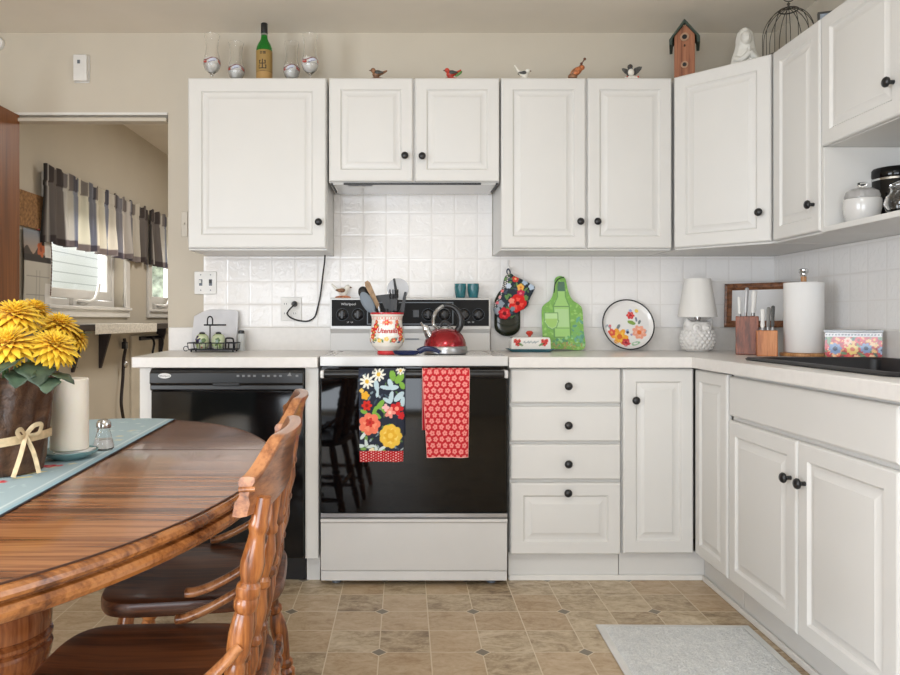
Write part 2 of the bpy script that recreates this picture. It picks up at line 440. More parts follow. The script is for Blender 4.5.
UG, BG = 'white wall cabinets', 'white base cabinets'
UT, UB, UY = 2.178, 1.398, 3.25
def ux(px): return (px-CX)*UY/F
def uz(py): return H-(py-CY)*UY/F
u0 = ux(187.3)
cabinet('wall_cabinet', 'white single-door wall cabinet above the dishwasher, left of the range', (u0, UY, 0), 0, ux(327)-u0, .319, UB, UT,
        [('door', .002, ux(326)-u0, UB+.008, UT-.002, ux(319)-u0, uz(222.5))], UG, edge=.060)
u0 = ux(328.6)
cabinet('wall_cabinet', 'short white two-door wall cabinet above the black and white range', (u0, UY, 0), 0, ux(500)-u0, .319, 1.705, UT,
        [('door', .001, ux(413)-u0, 1.708, UT-.002, ux(404.8)-u0, uz(156.5)), ('door', ux(415)-u0, ux(499.5)-u0, 1.708, UT-.002, ux(422)-u0, uz(157)),], UG)
u0 = ux(501)
cabinet('wall_cabinet', 'tall white two-door wall cabinet above the green bottle board and plate', (u0, UY, 0), 0, ux(672.5)-u0, .319, UB, UT,
        [('door', .001, ux(586)-u0, UB+.008, UT-.002, ux(579.5)-u0, uz(222)), ('door', ux(588)-u0, ux(672)-u0, UB+.008, UT-.002, ux(596.5)-u0, uz(222))], UG)
# diagonal corner cabinet
ca, cb_ = Vector((1.209, UY)), Vector((1.505, 2.954)); dl = (cb_-ca).length; dn = (cb_-ca)/dl
def dloc(x, y):
    v = Vector((x, y))-ca; q = Vector((-dn.y, dn.x)); return (v.dot(dn), v.dot(q))
off = .0205
poly = [(.004, off), (dl-.004, off), dloc(XR-.001, 2.955), dloc(XR-.001, YW-.0095), dloc(1.211, YW-.0095)]
cm = MB().prism(poly, UB, UT)
cabinet('corner_cabinet', 'white wall cabinet set diagonally across the corner, above the owl lamp', (ca.x, ca.y, 0), math.atan2(dn.y, dn.x), dl, .3, UB, UT,
        [('door', .003, dl-.003, UB+.008, UT-.002, dl*.893, 1.527)], UG, carcass=cm, edge=.055)
RX = 1.505
cabinet('wall_cabinet', 'narrow white wall cabinet on the right wall beside the diagonal corner one', (RX, 2.95, 0), -PI/2, .338, .3285, UB, UT,
        [('door', .003, .334, UB+.008, UT-.002, .298, 1.507)], UG)
# cabinet over an open shelf
r = cabinet('wall_cabinet', 'white wall cabinet on the right wall with an open shelf of jars below', (RX, 2.610, 0), -PI/2, .88, .3285, 1.705, UT,
        [('door', .004, .437, 1.708, UT-.002, .392, 1.815), ('door', .441, .876, 1.708, UT-.002, .486, 1.815)], UG)
sh = MB().cells([0.001, .019, .861, .879], [UB, 1.418, 1.7045], lambda i, j: i in (0, 2) or j == 0, .003, .3285, lambda u, v, w: (u, w, v))
obj('open_shelf', sh, WHITE, r, bevel=.002)
obj('back_panel', MB().box(.0195, .32, 1.4185, .8605, .3275, 1.7045), WHITE, r)
# slim hood under the short cabinet
hx0, hx1 = ux(330), ux(499)
r = thing('range_hood', 'flat white range hood with a black edge under the short cabinet', 'range hood', ((hx0+hx1)/2, 3.4, 1.688))
obj('hood_body', MB().box(hx0+.012, 3.27, 1.697, hx1-.012, 3.53, 1.704), ENAMEL, r, bevel=.001)
for a, b in ((hx0+.003, hx0+.0095), (hx1-.0095, hx1-.003)):
    obj('edge_strip', MB().box(a, 3.268, 1.695, b, 3.48, 1.704), BLACK, r)
obj('front_slot', MB().box(hx0+.06, 3.262, 1.6945, hx1-.08, 3.2695, 1.7035), BLACK, r)
obj('light_lens', MB().box(hx0+.08, 3.275, 1.6945, hx0+.19, 3.30, 1.6968), BLACK, r)

# base cabinets: back run (front face at Y 2.95) and right run (front face at X 1.186)
BY = 2.95; BZ = .8865
def bx(px): return (px-CX)*BY/F
def bz(py): return H-(py-CY)*BY/F
b0 = bx(510)
fr = []
for a, b, k in ((368.8,403.2,385.8), (406.2,441.6,424.8), (444.4,479.8,463.3)):
    fr.append(('drawer_front', .002, bx(621)-b0, bz(b), bz(a), bx(567.4)-b0, bz(k)))
fr.append(('drawer', .002, bx(621)-b0, bz(554.8), bz(482.8), bx(567)-b0, bz(492)))
cabinet('drawer_cabinet', 'white base cabinet of four stacked drawers beside the range', (b0, BY, 0), 0, bx(622)-b0, .6, .118, BZ, fr, BG, toe=(.0505,))
b0 = bx(622.3)
cabinet('base_cabinet', 'white one-door base cabinet between the drawers and the inner corner', (b0, BY, 0), 0, bx(694)-b0, .6, .118, BZ,
        [('door', .003, bx(693.9)-b0, bz(553.8), bz(368.8), bx(634.5)-b0, bz(400))], BG, toe=(.0505,.001,1.2585-b0))
BX = 1.186
k = BX*F
def ry(px): return k/(px-CX)
cabinet('base_cabinet', 'narrow white corner cabinet door on the right run, left of the sink doors', (BX, 2.948, 0), -PI/2, 2.948-ry(727.5), .64, .118, BZ,
        [('door', .0012, 2.948-ry(726.5), .128, .88, None, 0)], BG, toe=(.0605,-.0505,2.948-ry(727.5)-.001), edge=.045,
        carcass=MB().box(.001, .0205, .118, 2.948-2.73, .64, BZ))
y0 = ry(727.8)
d1, d2, d3 = y0-ry(796), y0-ry(797.3), y0-ry(898)
def kn(px, py, x=BX):
    Y = x*F/(px-CX); return y0-Y-.004, H-(py-CY)*Y/F
ka = kn(784, 475); kb = kn(799.5, 481.5)
cabinet('sink_cabinet', 'white two-door base cabinet under the black sink', (BX, y0, 0), -PI/2, d3+.004, .64, .118, BZ,
        [('false_front', .008, d3, .732, .876, None, 0), ('door', .004, d1, .128, .716, d1-.03, ka[1]), ('door', d2, d3, .128, .716, d2+.042, kb[1])], BG, toe=(.0605,),
        carcass=MB().cells([.001, .019, d3-.015, d3+.003], [.0205, .04, .622, .64], lambda i, j: not (i < 2 and j == 1), .118, BZ, lambda u, v, w: (u, v, w)))
y1 = y0-d3-.006
cabinet('base_cabinet', 'white one-door base cabinet past the sink at the right edge', (BX, y1, 0), -PI/2, .5, .64, .118, BZ,
        [('drawer_front', .004, .496, .732, .876, .25, .8), ('door', .004, .496, .128, .716, .46, .66)], BG, toe=(.0605,))
# white side panels of the dishwasher bay
for a, b, lab in ((140, 152, 'white end panel on the doorway side of the dishwasher'), (305.3, 318.6, 'white panel between the dishwasher and the range')):
    x0, x1 = bx(a), bx(b)
    r = thing('end_panel', lab, 'panel', ((x0+x1)/2, 3.2, 0))
    obj('panel', MB().box(x0, BY-.004, .106, x1, 3.56, BZ), WHITE, r, bevel=.0015)
    obj('toe_kick', MB().box(x0, 3.0, 0, x1, 3.55, .1055), WHITE, r)

# countertops with upstand
CT0, CT1 = .887, .932; CF = 2.925
mb = MB().prism([(-1.112, CF), (-.3545, CF), (-.3545, YW-.022), (-1.165, YW-.022), (-1.165, YW-.06)], CT0, CT1)
r = thing('countertop', 'white laminate countertop over the dishwasher', 'countertop', (-.74, 3.2, CT0))
obj('worktop', mb, COUNTER, r, bevel=.004)
obj('upstand', MB().box(-1.165, YW-.0215, CT0, -.3545, YW-.0008, 1.046), COUNTER, r, bevel=.003)
CX0 = 1.166
xs = [.4215, CX0, 1.29, 1.765, XR-.022]; yv = [1.205, 1.90, 2.685, CF, YW-.022]
mb = MB().cells(xs, yv, lambda i, j: (j == 3) or (i >= 1 and not (i == 2 and j == 1)), CT0, CT1, lambda u, v, w: (u, v, w))
r = thing('countertop', 'white L-shaped laminate countertop holding the sink', 'countertop', (1.1, 3.2, CT0))
obj('worktop', mb, COUNTER, r, bevel=.004)
up = MB().cells([.4215, XR-.0215, XR-.0088], [1.205, YW-.0215, YW-.0088], lambda i, j: i == 1 or j == 1, CT0, 1.046, lambda u, v, w: (u, v, w))
obj('upstand', up, COUNTER, r, bevel=.003)
# ---------------------------------------------------------------- range
SY = 2.918; S = F/SY
def sx(px): return (px-CX)/S
def sz(py): return H-(py-CY)/S
x0, x1 = sx(320.3), sx(507.7); xc = (x0+x1)/2
r = thing('range', 'freestanding white electric range with black glass oven door', 'stove', (xc, 3.2, 0))
TOP = .936
obj('body', MB().box(x0+.004, SY+.03, .045, x1-.004, 3.545, .9), ENAMEL, r, bevel=.003)
ct = MB().loops([[(x0+a, SY+a-.004, z), (x1-a, SY+a-.004, z), (x1-a, 3.5, z), (x0+a, 3.5, z)] for a, z in
    ((0,.897),(0,TOP-.004),(.004,TOP),(.022,TOP),(.028,TOP-.003),(.05,TOP-.0035))])
obj('cooktop', ct, ENAMEL, r)
gl = MB().box(x0+.055, SY+.06, TOP-.005, x1-.055, 3.40, TOP-.0005)
obj('glass_top', gl, mat('pale ceramic glass', (206,204,202), .12, var=.01), r, bevel=.001)
d0, d1 = x0+.002, x1-.002
dr = obj('oven_door', MB().box(d0, SY, sz(513), d1, SY+.029, sz(366.5)), GLOSSB, r, bevel=.003)
hb = MB().loops([[(x, SY-.05+.018*math.cos(a), .866+.017*math.sin(a)) for a in [2*PI*i/16 for i in range(16)]] for x in (d0+.02, d1-.02)])
obj('handle', hb, PLASTB, dr)
for a, b in ((d0+.004, d0+.02), (d1-.02, d1-.004)):
    obj('handle_bracket', MB().box(a, SY-.062, .85, b, SY-.0005, .882), ENAMEL, dr, bevel=.004)
obj('trim_strip', MB().box(d0, SY-.004, sz(517.2), d1, SY+.028, sz(513.2)), STEEL, r, bevel=.001)
df = MB().loops([[(d0, SY+y, z), (d1, SY+y, z)] for y, z in ()]) if 0 else MB().prism([(SY+.029, sz(571)), (SY+.002, sz(571)), (SY, sz(569)), (SY, sz(523)), (SY-.010, sz(521.5)), (SY-.010, sz(518.6)), (SY+.029, sz(518.6))], d0, d1, lambda u, v, w: (w, u, v))
obj('drawer', df, ENAMEL, r, bevel=.0015)
obj('kick_panel', MB().box(d0, SY+.004, .024, d1, SY+.029, sz(571.6)), ENAMEL, r, bevel=.002)
for x in (x0+.06, x1-.06):
    for y in (SY+.06, 3.45):
        obj('foot', MB().turned([(.018,0),(.018,.018),(.01,.02),(.01,.046)], (x, y, 0), (0,0,1), 14), GREYP, r)
# backguard
GY = 3.43; g0, g1 = P(330,0,GY).x, P(490.5,0,GY).x
gz = lambda py: H-(py-CY)*GY/F
bgm = MB().prism([(GY+.012, TOP-.002), (GY+.02, gz(329)-.02), (GY+.0, gz(329)), (GY+.0, gz(298.5)), (GY+.012, gz(297.6)), (3.545, gz(297.6)), (3.545, TOP-.002)], g0, g1, lambda u, v, w: (w, u, v))
bg = obj('backguard', bgm, ENAMEL, r, bevel=.002)
cp = obj('control_panel', MB().box(g0+.008, GY-.004, gz(326), g1-.008, GY+.001, gz(299.8)), mat('charcoal panel', (17,17,18), .6, Specular_IOR_Level=.25), bg, bevel=.001)
tr = MB().cells([P(367,0,GY).x, P(368,0,GY).x, P(452.3,0,GY).x, P(453.3,0,GY).x], [gz(324.5), gz(323.6), gz(303), gz(302)], lambda i, j: not (i == 1 and j == 1), GY-.0052, GY-.0035, lambda u, v, w: (u, w, v))
obj('panel_outline', tr, GREYP, cp)
for px in (342.3, 358, 428, 444.3, 464, 478.3):
    c = P(px, 314.6, GY-.004)
    kb = obj('control_knob', MB().turned([(.024,0),(.024,.004),(.02,.006),(.018,.02),(.015,.022),(0,.022)], c, (0,-1,0), 24).box(c.x-.004, c.y-.03, c.z-.017, c.x+.004, c.y-.018, c.z+.017), BLACK, cp)
    obj('dial_ring', MB().turned([(.0285,0),(.0295,0),(.0295,.0012),(.0285,.0012),(.0285,0)], c, (0,-1,0), 32), GREYP, cp)
c = P(416, 313.6, GY-.004); obj('clock_display', MB().box(c.x-.014, c.y-.002, c.z-.017, c.x+.014, c.y, c.z+.017), BLACK, cp)
def on_panel(px, py, Y): 
    o_ = P(px, py, Y); return lambda x, y, z: (o_.x+x, Y-z, o_.z+y)
lettering('brand_lettering', 'Whirlpool', .017, on_panel(348.5, 304.2, GY-.0045), mat('silver print', (200,200,202), .4), cp)
lettering('panel_marks', 'LF   LR', .01, on_panel(350, 322.3, GY-.0045), MATS['silver print'], cp)
lettering('panel_marks', 'RR   RF', .01, on_panel(471, 322.3, GY-.0045), MATS['silver print'], cp)
obj('badge_line', MB().box(P(405,0,3.44).x, GY+.009, gz(339.2)-.002, P(419,0,3.44).x, GY+.0165, gz(338.6)), GREYP, bg)

# ---------------------------------------------------------------- dishwasher
x0, x1 = bx(152.6), bx(304.8); DYF = 2.94
r = thing('dishwasher', 'glossy black dishwasher with a control strip under the left counter', 'dishwasher', ((x0+x1)/2, 3.2, 0))
zt, zm = .8845, H-(391-CY)*2.91/F
obj('body', MB().box(x0, DYF+.03, .1, x1, 3.54, .884), PLASTB, r)
pr = [(DYF+.03, zt), (DYF-.012, zt-.002), (DYF-.03, zt-.016), (DYF-.03, zm+.03), (DYF-.022, zm+.024), (DYF-.024, zm+.004), (DYF-.016, zm), (DYF+.03, zm)]
cp = obj('control_strip', MB().prism(pr, x0+.001, x1-.001, lambda u, v, w: (w, u, v)), PLASTB, r, bevel=.003)
xm = (x0+x1)/2
obj('latch_grip', MB().box(xm-.055, DYF-.036, zm+.02, xm+.055, DYF-.026, zm+.034), BLACK, cp, bevel=.003)
dd = obj('door', MB().box(x0+.001, DYF-.01, .112, x1-.001, DYF+.0295, zm-.001), mat('gloss black door', (8,8,9), .09, var=.02), r, bevel=.004)
obj('toe_kick', MB().box(x0+.002, 3.0, .002, x1-.002, 3.02, .1), BLACK, r)
WP = mat('white print', (222,222,222), .5)
c = P(164.5, 375.8, DYF-.0305)
ov = MB().prism([(c.x+.026*math.cos(2*PI*i/28), c.z+.0105*math.sin(2*PI*i/28)) for i in range(28)], DYF-.0309, DYF-.0301, lambda u, v, w: (u, w, v))
bd = obj('badge', ov, WP, cp)
lettering('badge_lettering', 'Whirlpool', .0105, lambda x, y, z: (c.x+x, DYF-.031-z, c.z+y-.001), mat('grey print', (90,92,96), .5), cp)
for i, px in enumerate((238, 243.5, 249, 254.5, 263.5, 268.5, 275, 280.5, 297)):
    q = P(px, 375.9, DYF-.0305)
    obj('button', MB().box(q.x-.0055, DYF-.0313, q.z-.004, q.x+.0055, DYF-.0295, q.z+.004), mat('pale button', (128,128,130), .5), cp, bevel=.002)
q = P(289.5, 374.5, DYF-.0305); obj('button_icon', MB().prism([(q.x-.010, q.z-.006), (q.x+.009, q.z-.006), (q.x+.005, q.z+.0), (q.x+.002, q.z+.009)], DYF-.0313, DYF-.03, lambda u, v, w: (u, w, v)), MATS['pale button'], cp)

# ---------------------------------------------------------------- sink
a0, a1, e0, e1 = 1.268, 1.785, 1.875, 2.708
SK = mat('matte black composite', (30,30,33), .42, var=.12, scale=300)
def rr(i, z, rad=.03):
    pts = []
    for cx_, cy_, s in ((a1-i-rad, e1-i-rad, 0), (a0+i+rad, e1-i-rad, 1), (a0+i+rad, e0+i+rad, 2), (a1-i-rad, e0+i+rad, 3)):
        for k in range(5):
            t = PI/2*(s+k/4); pts.append((cx_+rad*math.cos(t), cy_+rad*math.sin(t), z))
    return pts
L = [rr(.003, CT1+.0005), rr(0, CT1+.006), rr(.006, CT1+.0115), rr(.034, CT1+.0115), rr(.04, CT1+.004), rr(.05, CT1-.17), rr(.075, CT1-.185), rr(.2, CT1-.187), rr(.205, CT1-.195), rr(.06, CT1-.195), rr(.03, CT1-.03), rr(.03, CT1+.0005)]
L.append(L[0])
single('sink', MB().loops(L, False, False), SK, 'black drop-in sink set into the right-hand countertop', 'sink', ((a0+a1)/2, (e0+e1)/2, CT1))

# ---------------------------------------------------------------- things on the range
TZ = TOP+.0006
def sc(c, k): return tuple(min(255, v*k) for v in c)
RED, GREEN, YEL, CORAL, NAVY, LBLUE = (196,36,40), (96,150,60), (238,184,60), (238,120,92), (36,42,58), (190,214,226)
X, Y = P(387,0,3.06).x, 3.06
r = thing('utensil_crock', 'floral white crock with red rim and lettering, full of cooking tools', 'crock', (X, Y, TZ))
def crock_paint(U, V):
    p = Paint(U*.07, V, (238,232,222)); rnd = random.Random(3)
    p.rect(-1, .168, 1, 1, (190,40,48)).rect(-1, -1, 1, .016, (204,46,52))
    for i in range(34): p.rect(-.22+i*.0132, .150, -.22+i*.0132+.0055, .157, (226,120,104))
    p.rect(-1, .1455, 1, .1475, (216,170,150)); p.rect(-1, .1585, 1, .1605, (216,170,150))
    for i in range(26):
        x = rnd.uniform(-.22, .22); v = rnd.uniform(.052, .066); p.leaf(x, v, .018, .008, rnd.uniform(0, 3), rnd.choice([(90,130,80), (120,150,90), (226,190,90), (70,96,120)]))
    for i in range(15):
        x = -.21+i*.03; p.flower(x, .06+.006*(i % 2), .0105, 5, rnd.choice([(220,80,66), (238,170,110), (240,196,90), (206,50,54)]), (250,220,150))
    for s in (-1, 1):
        for q, (dx, v, rd) in enumerate(((.052,.117,.017), (.06,.094,.014), (.066,.076,.013), (.075,.104,.013), (.05,.137,.010))):
            p.leaf(s*dx+.008, v-.012, .018, .008, .7*s, (110,140,80)); p.flower(s*dx, v, rd, 5, (206,44,46) if q != 2 else (226,84,70), (240,190,90), col2=(226,70,62))
    p.flower(0, .136, .015, 6, (226,72,56), (244,180,90)); p.flower(-.018, .134, .009, 5, (240,140,110)); p.flower(.02, .134, .009, 5, (240,140,110))
    p.ell(.002, .100, .046, .0215, 0, (246,242,236)); return p
prof = [(.0,0),(.04,0),(.043,.006),(.04,.014),(.05,.022),(.064,.036),(.073,.056),(.0745,.075),(.071,.1),(.066,.125),(.0645,.145),(.067,.16),(.072,.172),(.0715,.177),(.068,.176),(.062,.16),(.06,.14),(.0,.139)]
lathe_painted('pot', prof, (X, Y, TZ), 120, crock_paint, P_GLAZE, r)
def crock_wrap(x, y, z):
    zz = y+.1; rad = .0752-(abs(zz-.075)*.10); a = x/.072+.03
    return (X+(rad+z)*math.sin(a), Y-(rad+z)*math.cos(a), TZ+zz)
lettering('lettering', 'Utensils', .0275, crock_wrap, mat('red print', (190,40,44), .4), r, shear=.25, bold=.0007)
# cooking tools standing in the crock: things held by it
SLATE = mat('slate silicone', (112,122,132), .5); NYL = mat('black nylon', (24,24,26), .42)
TIMB = mat('worn timber', (150,122,92), .6, var=.15, scale=40)
TG = 'cooking tools in the floral crock'
def tool(name, label, foot, top, head, hm, rad=.006):
    f, t = Vector(foot), Vector(top)
    b = thing(name, label, 'utensil', f, 0, TG)
    obj('shaft', MB().tube([f, lerp(f, t, .5), t], rad, 10), hm, b)
    o = head(t, (t-f).normalized()); obj(*o, b); return b
def blade(pts, th, yoff=0):
    """flat outline facing the camera"""
    return lambda t, d: MB().prism(pts, t.y-th/2+yoff, t.y+th/2+yoff, lambda u, v, w: (u, w, v))
def px2(pts, Y): return [((a-CX)*Y/F, H-(b-CY)*Y/F) for a, b in pts]
Zb = TZ+.143
tool('cooking_spoon', 'grey oval spoon head leaning left out of the floral crock', (X-.03, Y-.02, Zb), P(372.5,309,3.045),
     lambda t, d: ('head', MB().ball(P(367.5,302.5,3.045), .0245, .006, .05, 24, Matrix.Rotation(R(28), 3, 'Y') @ Matrix.Rotation(R(-58), 3, 'Y')), SLATE), SLATE)
tool('tongs', 'worn wooden tongs handle leaning left, behind the grey spoon', (X-.025, Y+.012, Zb), P(378,304,3.068),
     lambda t, d: ('handle', MB().prism(px2([(377,309),(379.5,305),(370,282.5),(367.5,280.5),(364.7,282),(365,286)], 3.06), 3.062, 3.08, lambda u, v, w: (u, w, v)), TIMB), STEEL)
tool('ladle', 'black nylon ladle behind the wooden handle in the crock', (X-.02, Y+.03, Zb), P(372,300,3.09),
     lambda t, d: ('bowl', MB().ball(P(364,293,3.1), .024, .016, .03, 20, Matrix.Rotation(R(-30), 3, 'Y')), NYL), NYL)
tool('slotted_turner', 'black turner with square head in the middle of the crock', (X-.008, Y+.02, Zb), P(387,309,3.085),
     lambda t, d: ('head', MB().prism(px2([(386,312),(393,312),(389.5,294),(376,295.5),(377,301.5),(382,302)], 3.09), 3.086, 3.09, lambda u, v, w: (u, w, v)), NYL), NYL)
def fork(t, d):
    m = MB(); q = px2([(391,311),(396.8,311),(397,300),(396,294),(390.5,294),(391,300)], 3.04)
    m.prism(q, 3.036, 3.042, lambda u, v, w: (u, w, v))
    for px, s in ((391,-1),(393,0),(395,0),(397,1)):
        for py in (294.5, 299): a = P(px, py, 3.04); m.tube([a, a+Vector((.004*s, -.012, .008)), a+Vector((.004*s, -.018, .02))], .0028, 6)
    return ('head', m, NYL)
tool('pasta_fork', 'black toothed pasta server right of the square turner', (X+.006, Y-.005, Zb), P(394,310,3.04), fork, NYL)
def skim(t, d):
    m = MB().turned([(0,0),(.045,.0),(.047,.002),(.046,.005),(0,.006)], P(398,289,3.1), (.12,-1,.05), 36); return ('disc', m, mat('clear plastic', (205,208,214), .15, Alpha=.55))
tool('skimmer', 'round clear skimmer standing tallest at the back of the crock', (X+.02, Y+.035, Zb), P(398,300,3.1), skim, NYL)
tool('whisk', 'black handled whisk upright before the clear skimmer', (X+.012, Y+.02, Zb), P(395,305,3.06),
     lambda t, d: ('handle', MB().tube([P(396.3,306,3.06), P(395.8,290,3.06), P(394,278.5,3.06)], [.005,.0062,.0045], 10), NYL), NYL)
tool('scraper', 'black flat handle leaning right out of the crock', (X+.035, Y, Zb), P(401,310,3.05),
     lambda t, d: ('handle', MB().prism(px2([(399.5,312),(404,312.5),(406.8,293),(406.5,291.8),(404.6,291.8),(404,293)], 3.05), 3.046, 3.054, lambda u, v, w: (u, w, v)), NYL), NYL)

# kettle
X, Y = P(445,0,3.09).x, 3.09
RD = NT('red metallic enamel').set(Base_Color=rgba((150,18,30)), Metallic=.65, Roughness=.22, Coat_Weight=.6).m
r = thing('kettle', 'red whistling kettle with arched black handle on the range', 'kettle', (X, Y, TZ))
obj('base', MB().lathe([(0,0),(.088,0),(.096,.004),(.097,.012),(.0955,.03),(.093,.034),(0,.034)], (X, Y, TZ), 48), STEEL, r)
obj('body', MB().lathe([(0,.0345),(.0915,.0345),(.09,.045),(.085,.062),(.075,.081),(.06,.097),(.042,.106),(.03,.109),(0,.109)], (X, Y, TZ), 48), RD, r)
obj('lid', MB().lathe([(0,.1095),(.036,.1095),(.035,.113),(.02,.118),(0,.119)], (X, Y, TZ), 32), CHROME, r)
obj('lid_knob', MB().tube([Vector((X+.02*math.cos(a), Y, TZ+.119+.018*math.sin(a))) for a in [PI*i/8 for i in range(9)]], .0055, 8), BLACK, r)
sp = [Vector((X-.058, Y-.02, TZ+.064)), Vector((X-.073, Y-.026, TZ+.086)), Vector((X-.080, Y-.03, TZ+.102))]
spt = obj('spout', MB().tube(sp, [.022,.017,.0145], 18), CHROME, r)
obj('spout_cap', MB().turned([(.016,0),(.0165,.008),(.012,.018),(0,.02)], sp[-1], (-.3,-.1,.9), 16), CHROME, spt)
obj('whistle_lever', MB().tube([(X-.082,Y-.03,TZ+.118), (X-.096,Y-.032,TZ+.122), (X-.104,Y-.034,TZ+.136)], [.005,.006,.004], 8), CHROME, spt)
hp = [(437.5,329,3.07), (433.5,324,3.07), (434,316,3.08), (438,309.5,3.08), (443,306.3,3.09)]
obj('handle_bracket', MB().tube(smoothpath([P(*q) for q in hp], 5), [.0075]*21, 12, flat=1.4), CHROME, r)
hp = [(443,306.2,3.09), (450,306,3.09), (456.5,310,3.09), (460.3,317,3.09), (460.5,325,3.09), (457,331,3.09)]
n_ = len(smoothpath([P(*q) for q in hp], 5))
obj('handle', MB().tube(smoothpath([P(*q) for q in hp], 5), [lerp(.0085, .0145, min(1, i/n_*1.5)) for i in range(n_)], 14), BLACK, r)
# spoon rest
X, Y = P(417,0,2.968).x, 2.968
NV = mat('dark blue glaze', (28,38,74), .15, var=.15)
r = thing('spoon_rest', 'dark blue ceramic spoon rest lying before the crock and kettle', 'spoon rest', (X, Y, TZ))
xa, xb = P(392.5,0,Y).x, P(420,0,Y).x
L = []
for k, (s, z) in enumerate(((.6,0),(.85,.004),(1,.017),(.97,.019),(.86,.012),(.5,.006))):
    L.append([((xa+xb)/2+(xb-xa)/2*s*math.cos(2*PI*i/32), Y+.028*s*math.sin(2*PI*i/32), TZ+z) for i in range(32)])
obj('bowl', MB().loops(L), NV, r)
hp = smoothpath([P(418,351.8,Y), P(424,349.0,Y), P(431,348.8,Y), P(436.5,350.4,Y), P(440,352.4,Y)], 6)
obj('handle', MB().tube(hp, [lerp(.013,.007,i/24) for i in range(25)], 12, flat=.45), NV, r)

# two towels over the oven handle
def towel(x0, x1, zb, zback, paint, name, label, w0=0, w1=0, n=70, m=190):
    hy, hz, rad = SY-.05, .866, .0235
    Lf, arc, Lb = hz-zb, PI*rad, hz-zback
    tot = Lf+arc+Lb; W = x1-x0
    def f(u, v):
        # v runs from the front hem (0) over the bar to the back hem
        sag = .004*math.sin(u/W*9+1)+.003*math.sin(u/W*17)
        if v < Lf:
            t = 1-v/Lf; y = hy-rad-.003-sag*t*1.2; z = zb+v
        elif v < Lf+arc:
            a = (v-Lf)/rad; y = hy-rad*math.cos(a); z = hz+rad*math.sin(a); t = 0
        else:
            q = (v-Lf-arc); t = 0; y = hy+rad-.001+.0*q; z = hz-q
        xx = x0+u+(lerp(w0, w1, u/W))*max(0, t if v < Lf else 0)
        return (xx, y, z)
    us = np.linspace(0, W, n); vs = np.concatenate([np.linspace(0, Lf, m), np.linspace(Lf, Lf+arc, 13)[1:], np.linspace(Lf+arc, tot, 24)[1:]])
    o = sheet(name, us, vs, f, paint, P_CLOTH, None, .0035, loc=(x0+W/2, hy, zb))
    tag(o, label, 'towel', 'dish towels on the oven handle'); return o
KY = SY-.075
tx = lambda px: (px-CX)*KY/F
tz = lambda py: H-(py-CY)*KY/F
def floral(U, V):
    p = Paint(U, V, NAVY); k = KY/F          # drawn from the top: (px, py) of the photograph's towel
    q = lambda a, b: ((a-359)*k, (462-b)*k)
    def L_(a, b, l, w, rot, c): x, y = q(a, b); p.leaf(x, y, l*k, w*k, R(rot), c)
    def F_(a, b, r_, n, c, e=None, cut=.3, er=.3, c2=None, rot=0): x, y = q(a, b); p.flower(x, y, r_*k, n, c, e, rot, cut, er, c2)
    LG, GR = (190,212,220), (128,176,70)
    rn = random.Random(31)
    for i in range(60): L_(rn.uniform(359,406), rn.uniform(372,450), rn.uniform(3,6), rn.uniform(1.2,2.2), rn.uniform(0,180), rn.choice([(70,92,104),(84,116,70),(120,140,150),(62,72,92),(160,176,180)]))
    for a, b, l, w, t in ((377,386,12,5,100),(378,394,8,3,80),(391,384,10,5,110),(386,388,11,4,-10),(394,388,11,5,5),(392,398,13,5,80),(388,401,10,4,-30),(400,397,13,6,45),(404,402,10,5,90)): L_(a, b, l, w, t, LG)
    for a, b, l, w, t in ((393,376,11,6,100),(400,379,12,7,50),(403,386,8,5,-60),(381,405,12,5,50),(375,412,12,4,70),(384,410,8,4,120),(378,416,9,4,-40),(390,426,7,3,20),(364,412,7,4,160)): L_(a, b, l, w, t, GR)
    F_(367.5,382,7.6,9,(240,238,226),(232,190,70),.65,.28); F_(379,375,7.2,9,(240,238,226),(232,190,70),.65,.28); F_(401,371,5,8,(240,238,226),(232,190,70),.6,.3)
    F_(365.5,396,4.5,5,(236,176,50)); F_(362,391,2.5,4,(236,196,90)); F_(367,406,5.5,6,(214,46,34),(150,20,24),.4); F_(398,409,7,5,(206,36,40),(244,150,130),.45); F_(391,413,6,5,(240,150,136),(250,200,180),.5); F_(403,416,4,5,(206,36,40))
    F_(386.5,408,4,4,(244,190,186),None,.5)
    for a, b in ((361,428),(363,436),(366,444),(371,447),(377,450),(360,446),(383,449)): L_(a, b, 9, 3.5, a*17 % 180, (210,222,220)); L_(a+3, b+3, 6, 3, a*29 % 180, (120,160,80))
    F_(370,424.5,11.5,7,(240,124,96),None,.18,.3,(246,150,118)); F_(370,423,5,5,(206,52,44),(170,34,34),.35)
    F_(392,436.5,12.2,9,(240,196,72),None,.12,.3,(248,214,110)); F_(392,436,7,6,(232,178,52),(246,206,90),.3,.4); F_(372,452,4,5,(240,226,190))
    x0_, y0_ = q(0, 451.5); m = V < y0_; p.put(m, (188,20,32))
    g = 2.7*k; iu = np.floor(U/g); du = U-(iu+.5)*g; dv = ((V+(iu % 2)*g/2) % g)-g/2
    p.put(m & (np.hypot(du, dv) < .55*k), (244,226,222)); return p
towel(tx(358.5), tx(405.5), tz(461.5), .62, floral, 'dish_towel', 'navy towel with large flowers and a red dotted hem on the oven handle', .006, -.010, 76, 200)
def redfl(U, V):
    p = Paint(U, V, (192,22,36)); k = KY/F; gx, gy = 7.1*k, 6.1*k; rnd = random.Random(5)
    nx, ny = int(.2/gx)+2, int(.4/gy)+2
    for j in range(ny):
        for i in range(nx):
            x = (i+.5*(j % 2))*gx; y = j*gy
            p.flower(x, y, 2.85*k, 5, (232,142,136), (206,50,54), rnd.random()*6, .3, .22)
    W_ = U.max(); p.put((U < .0025)|(U > W_-.0025)|(V < .0025), (244,190,180)); return p
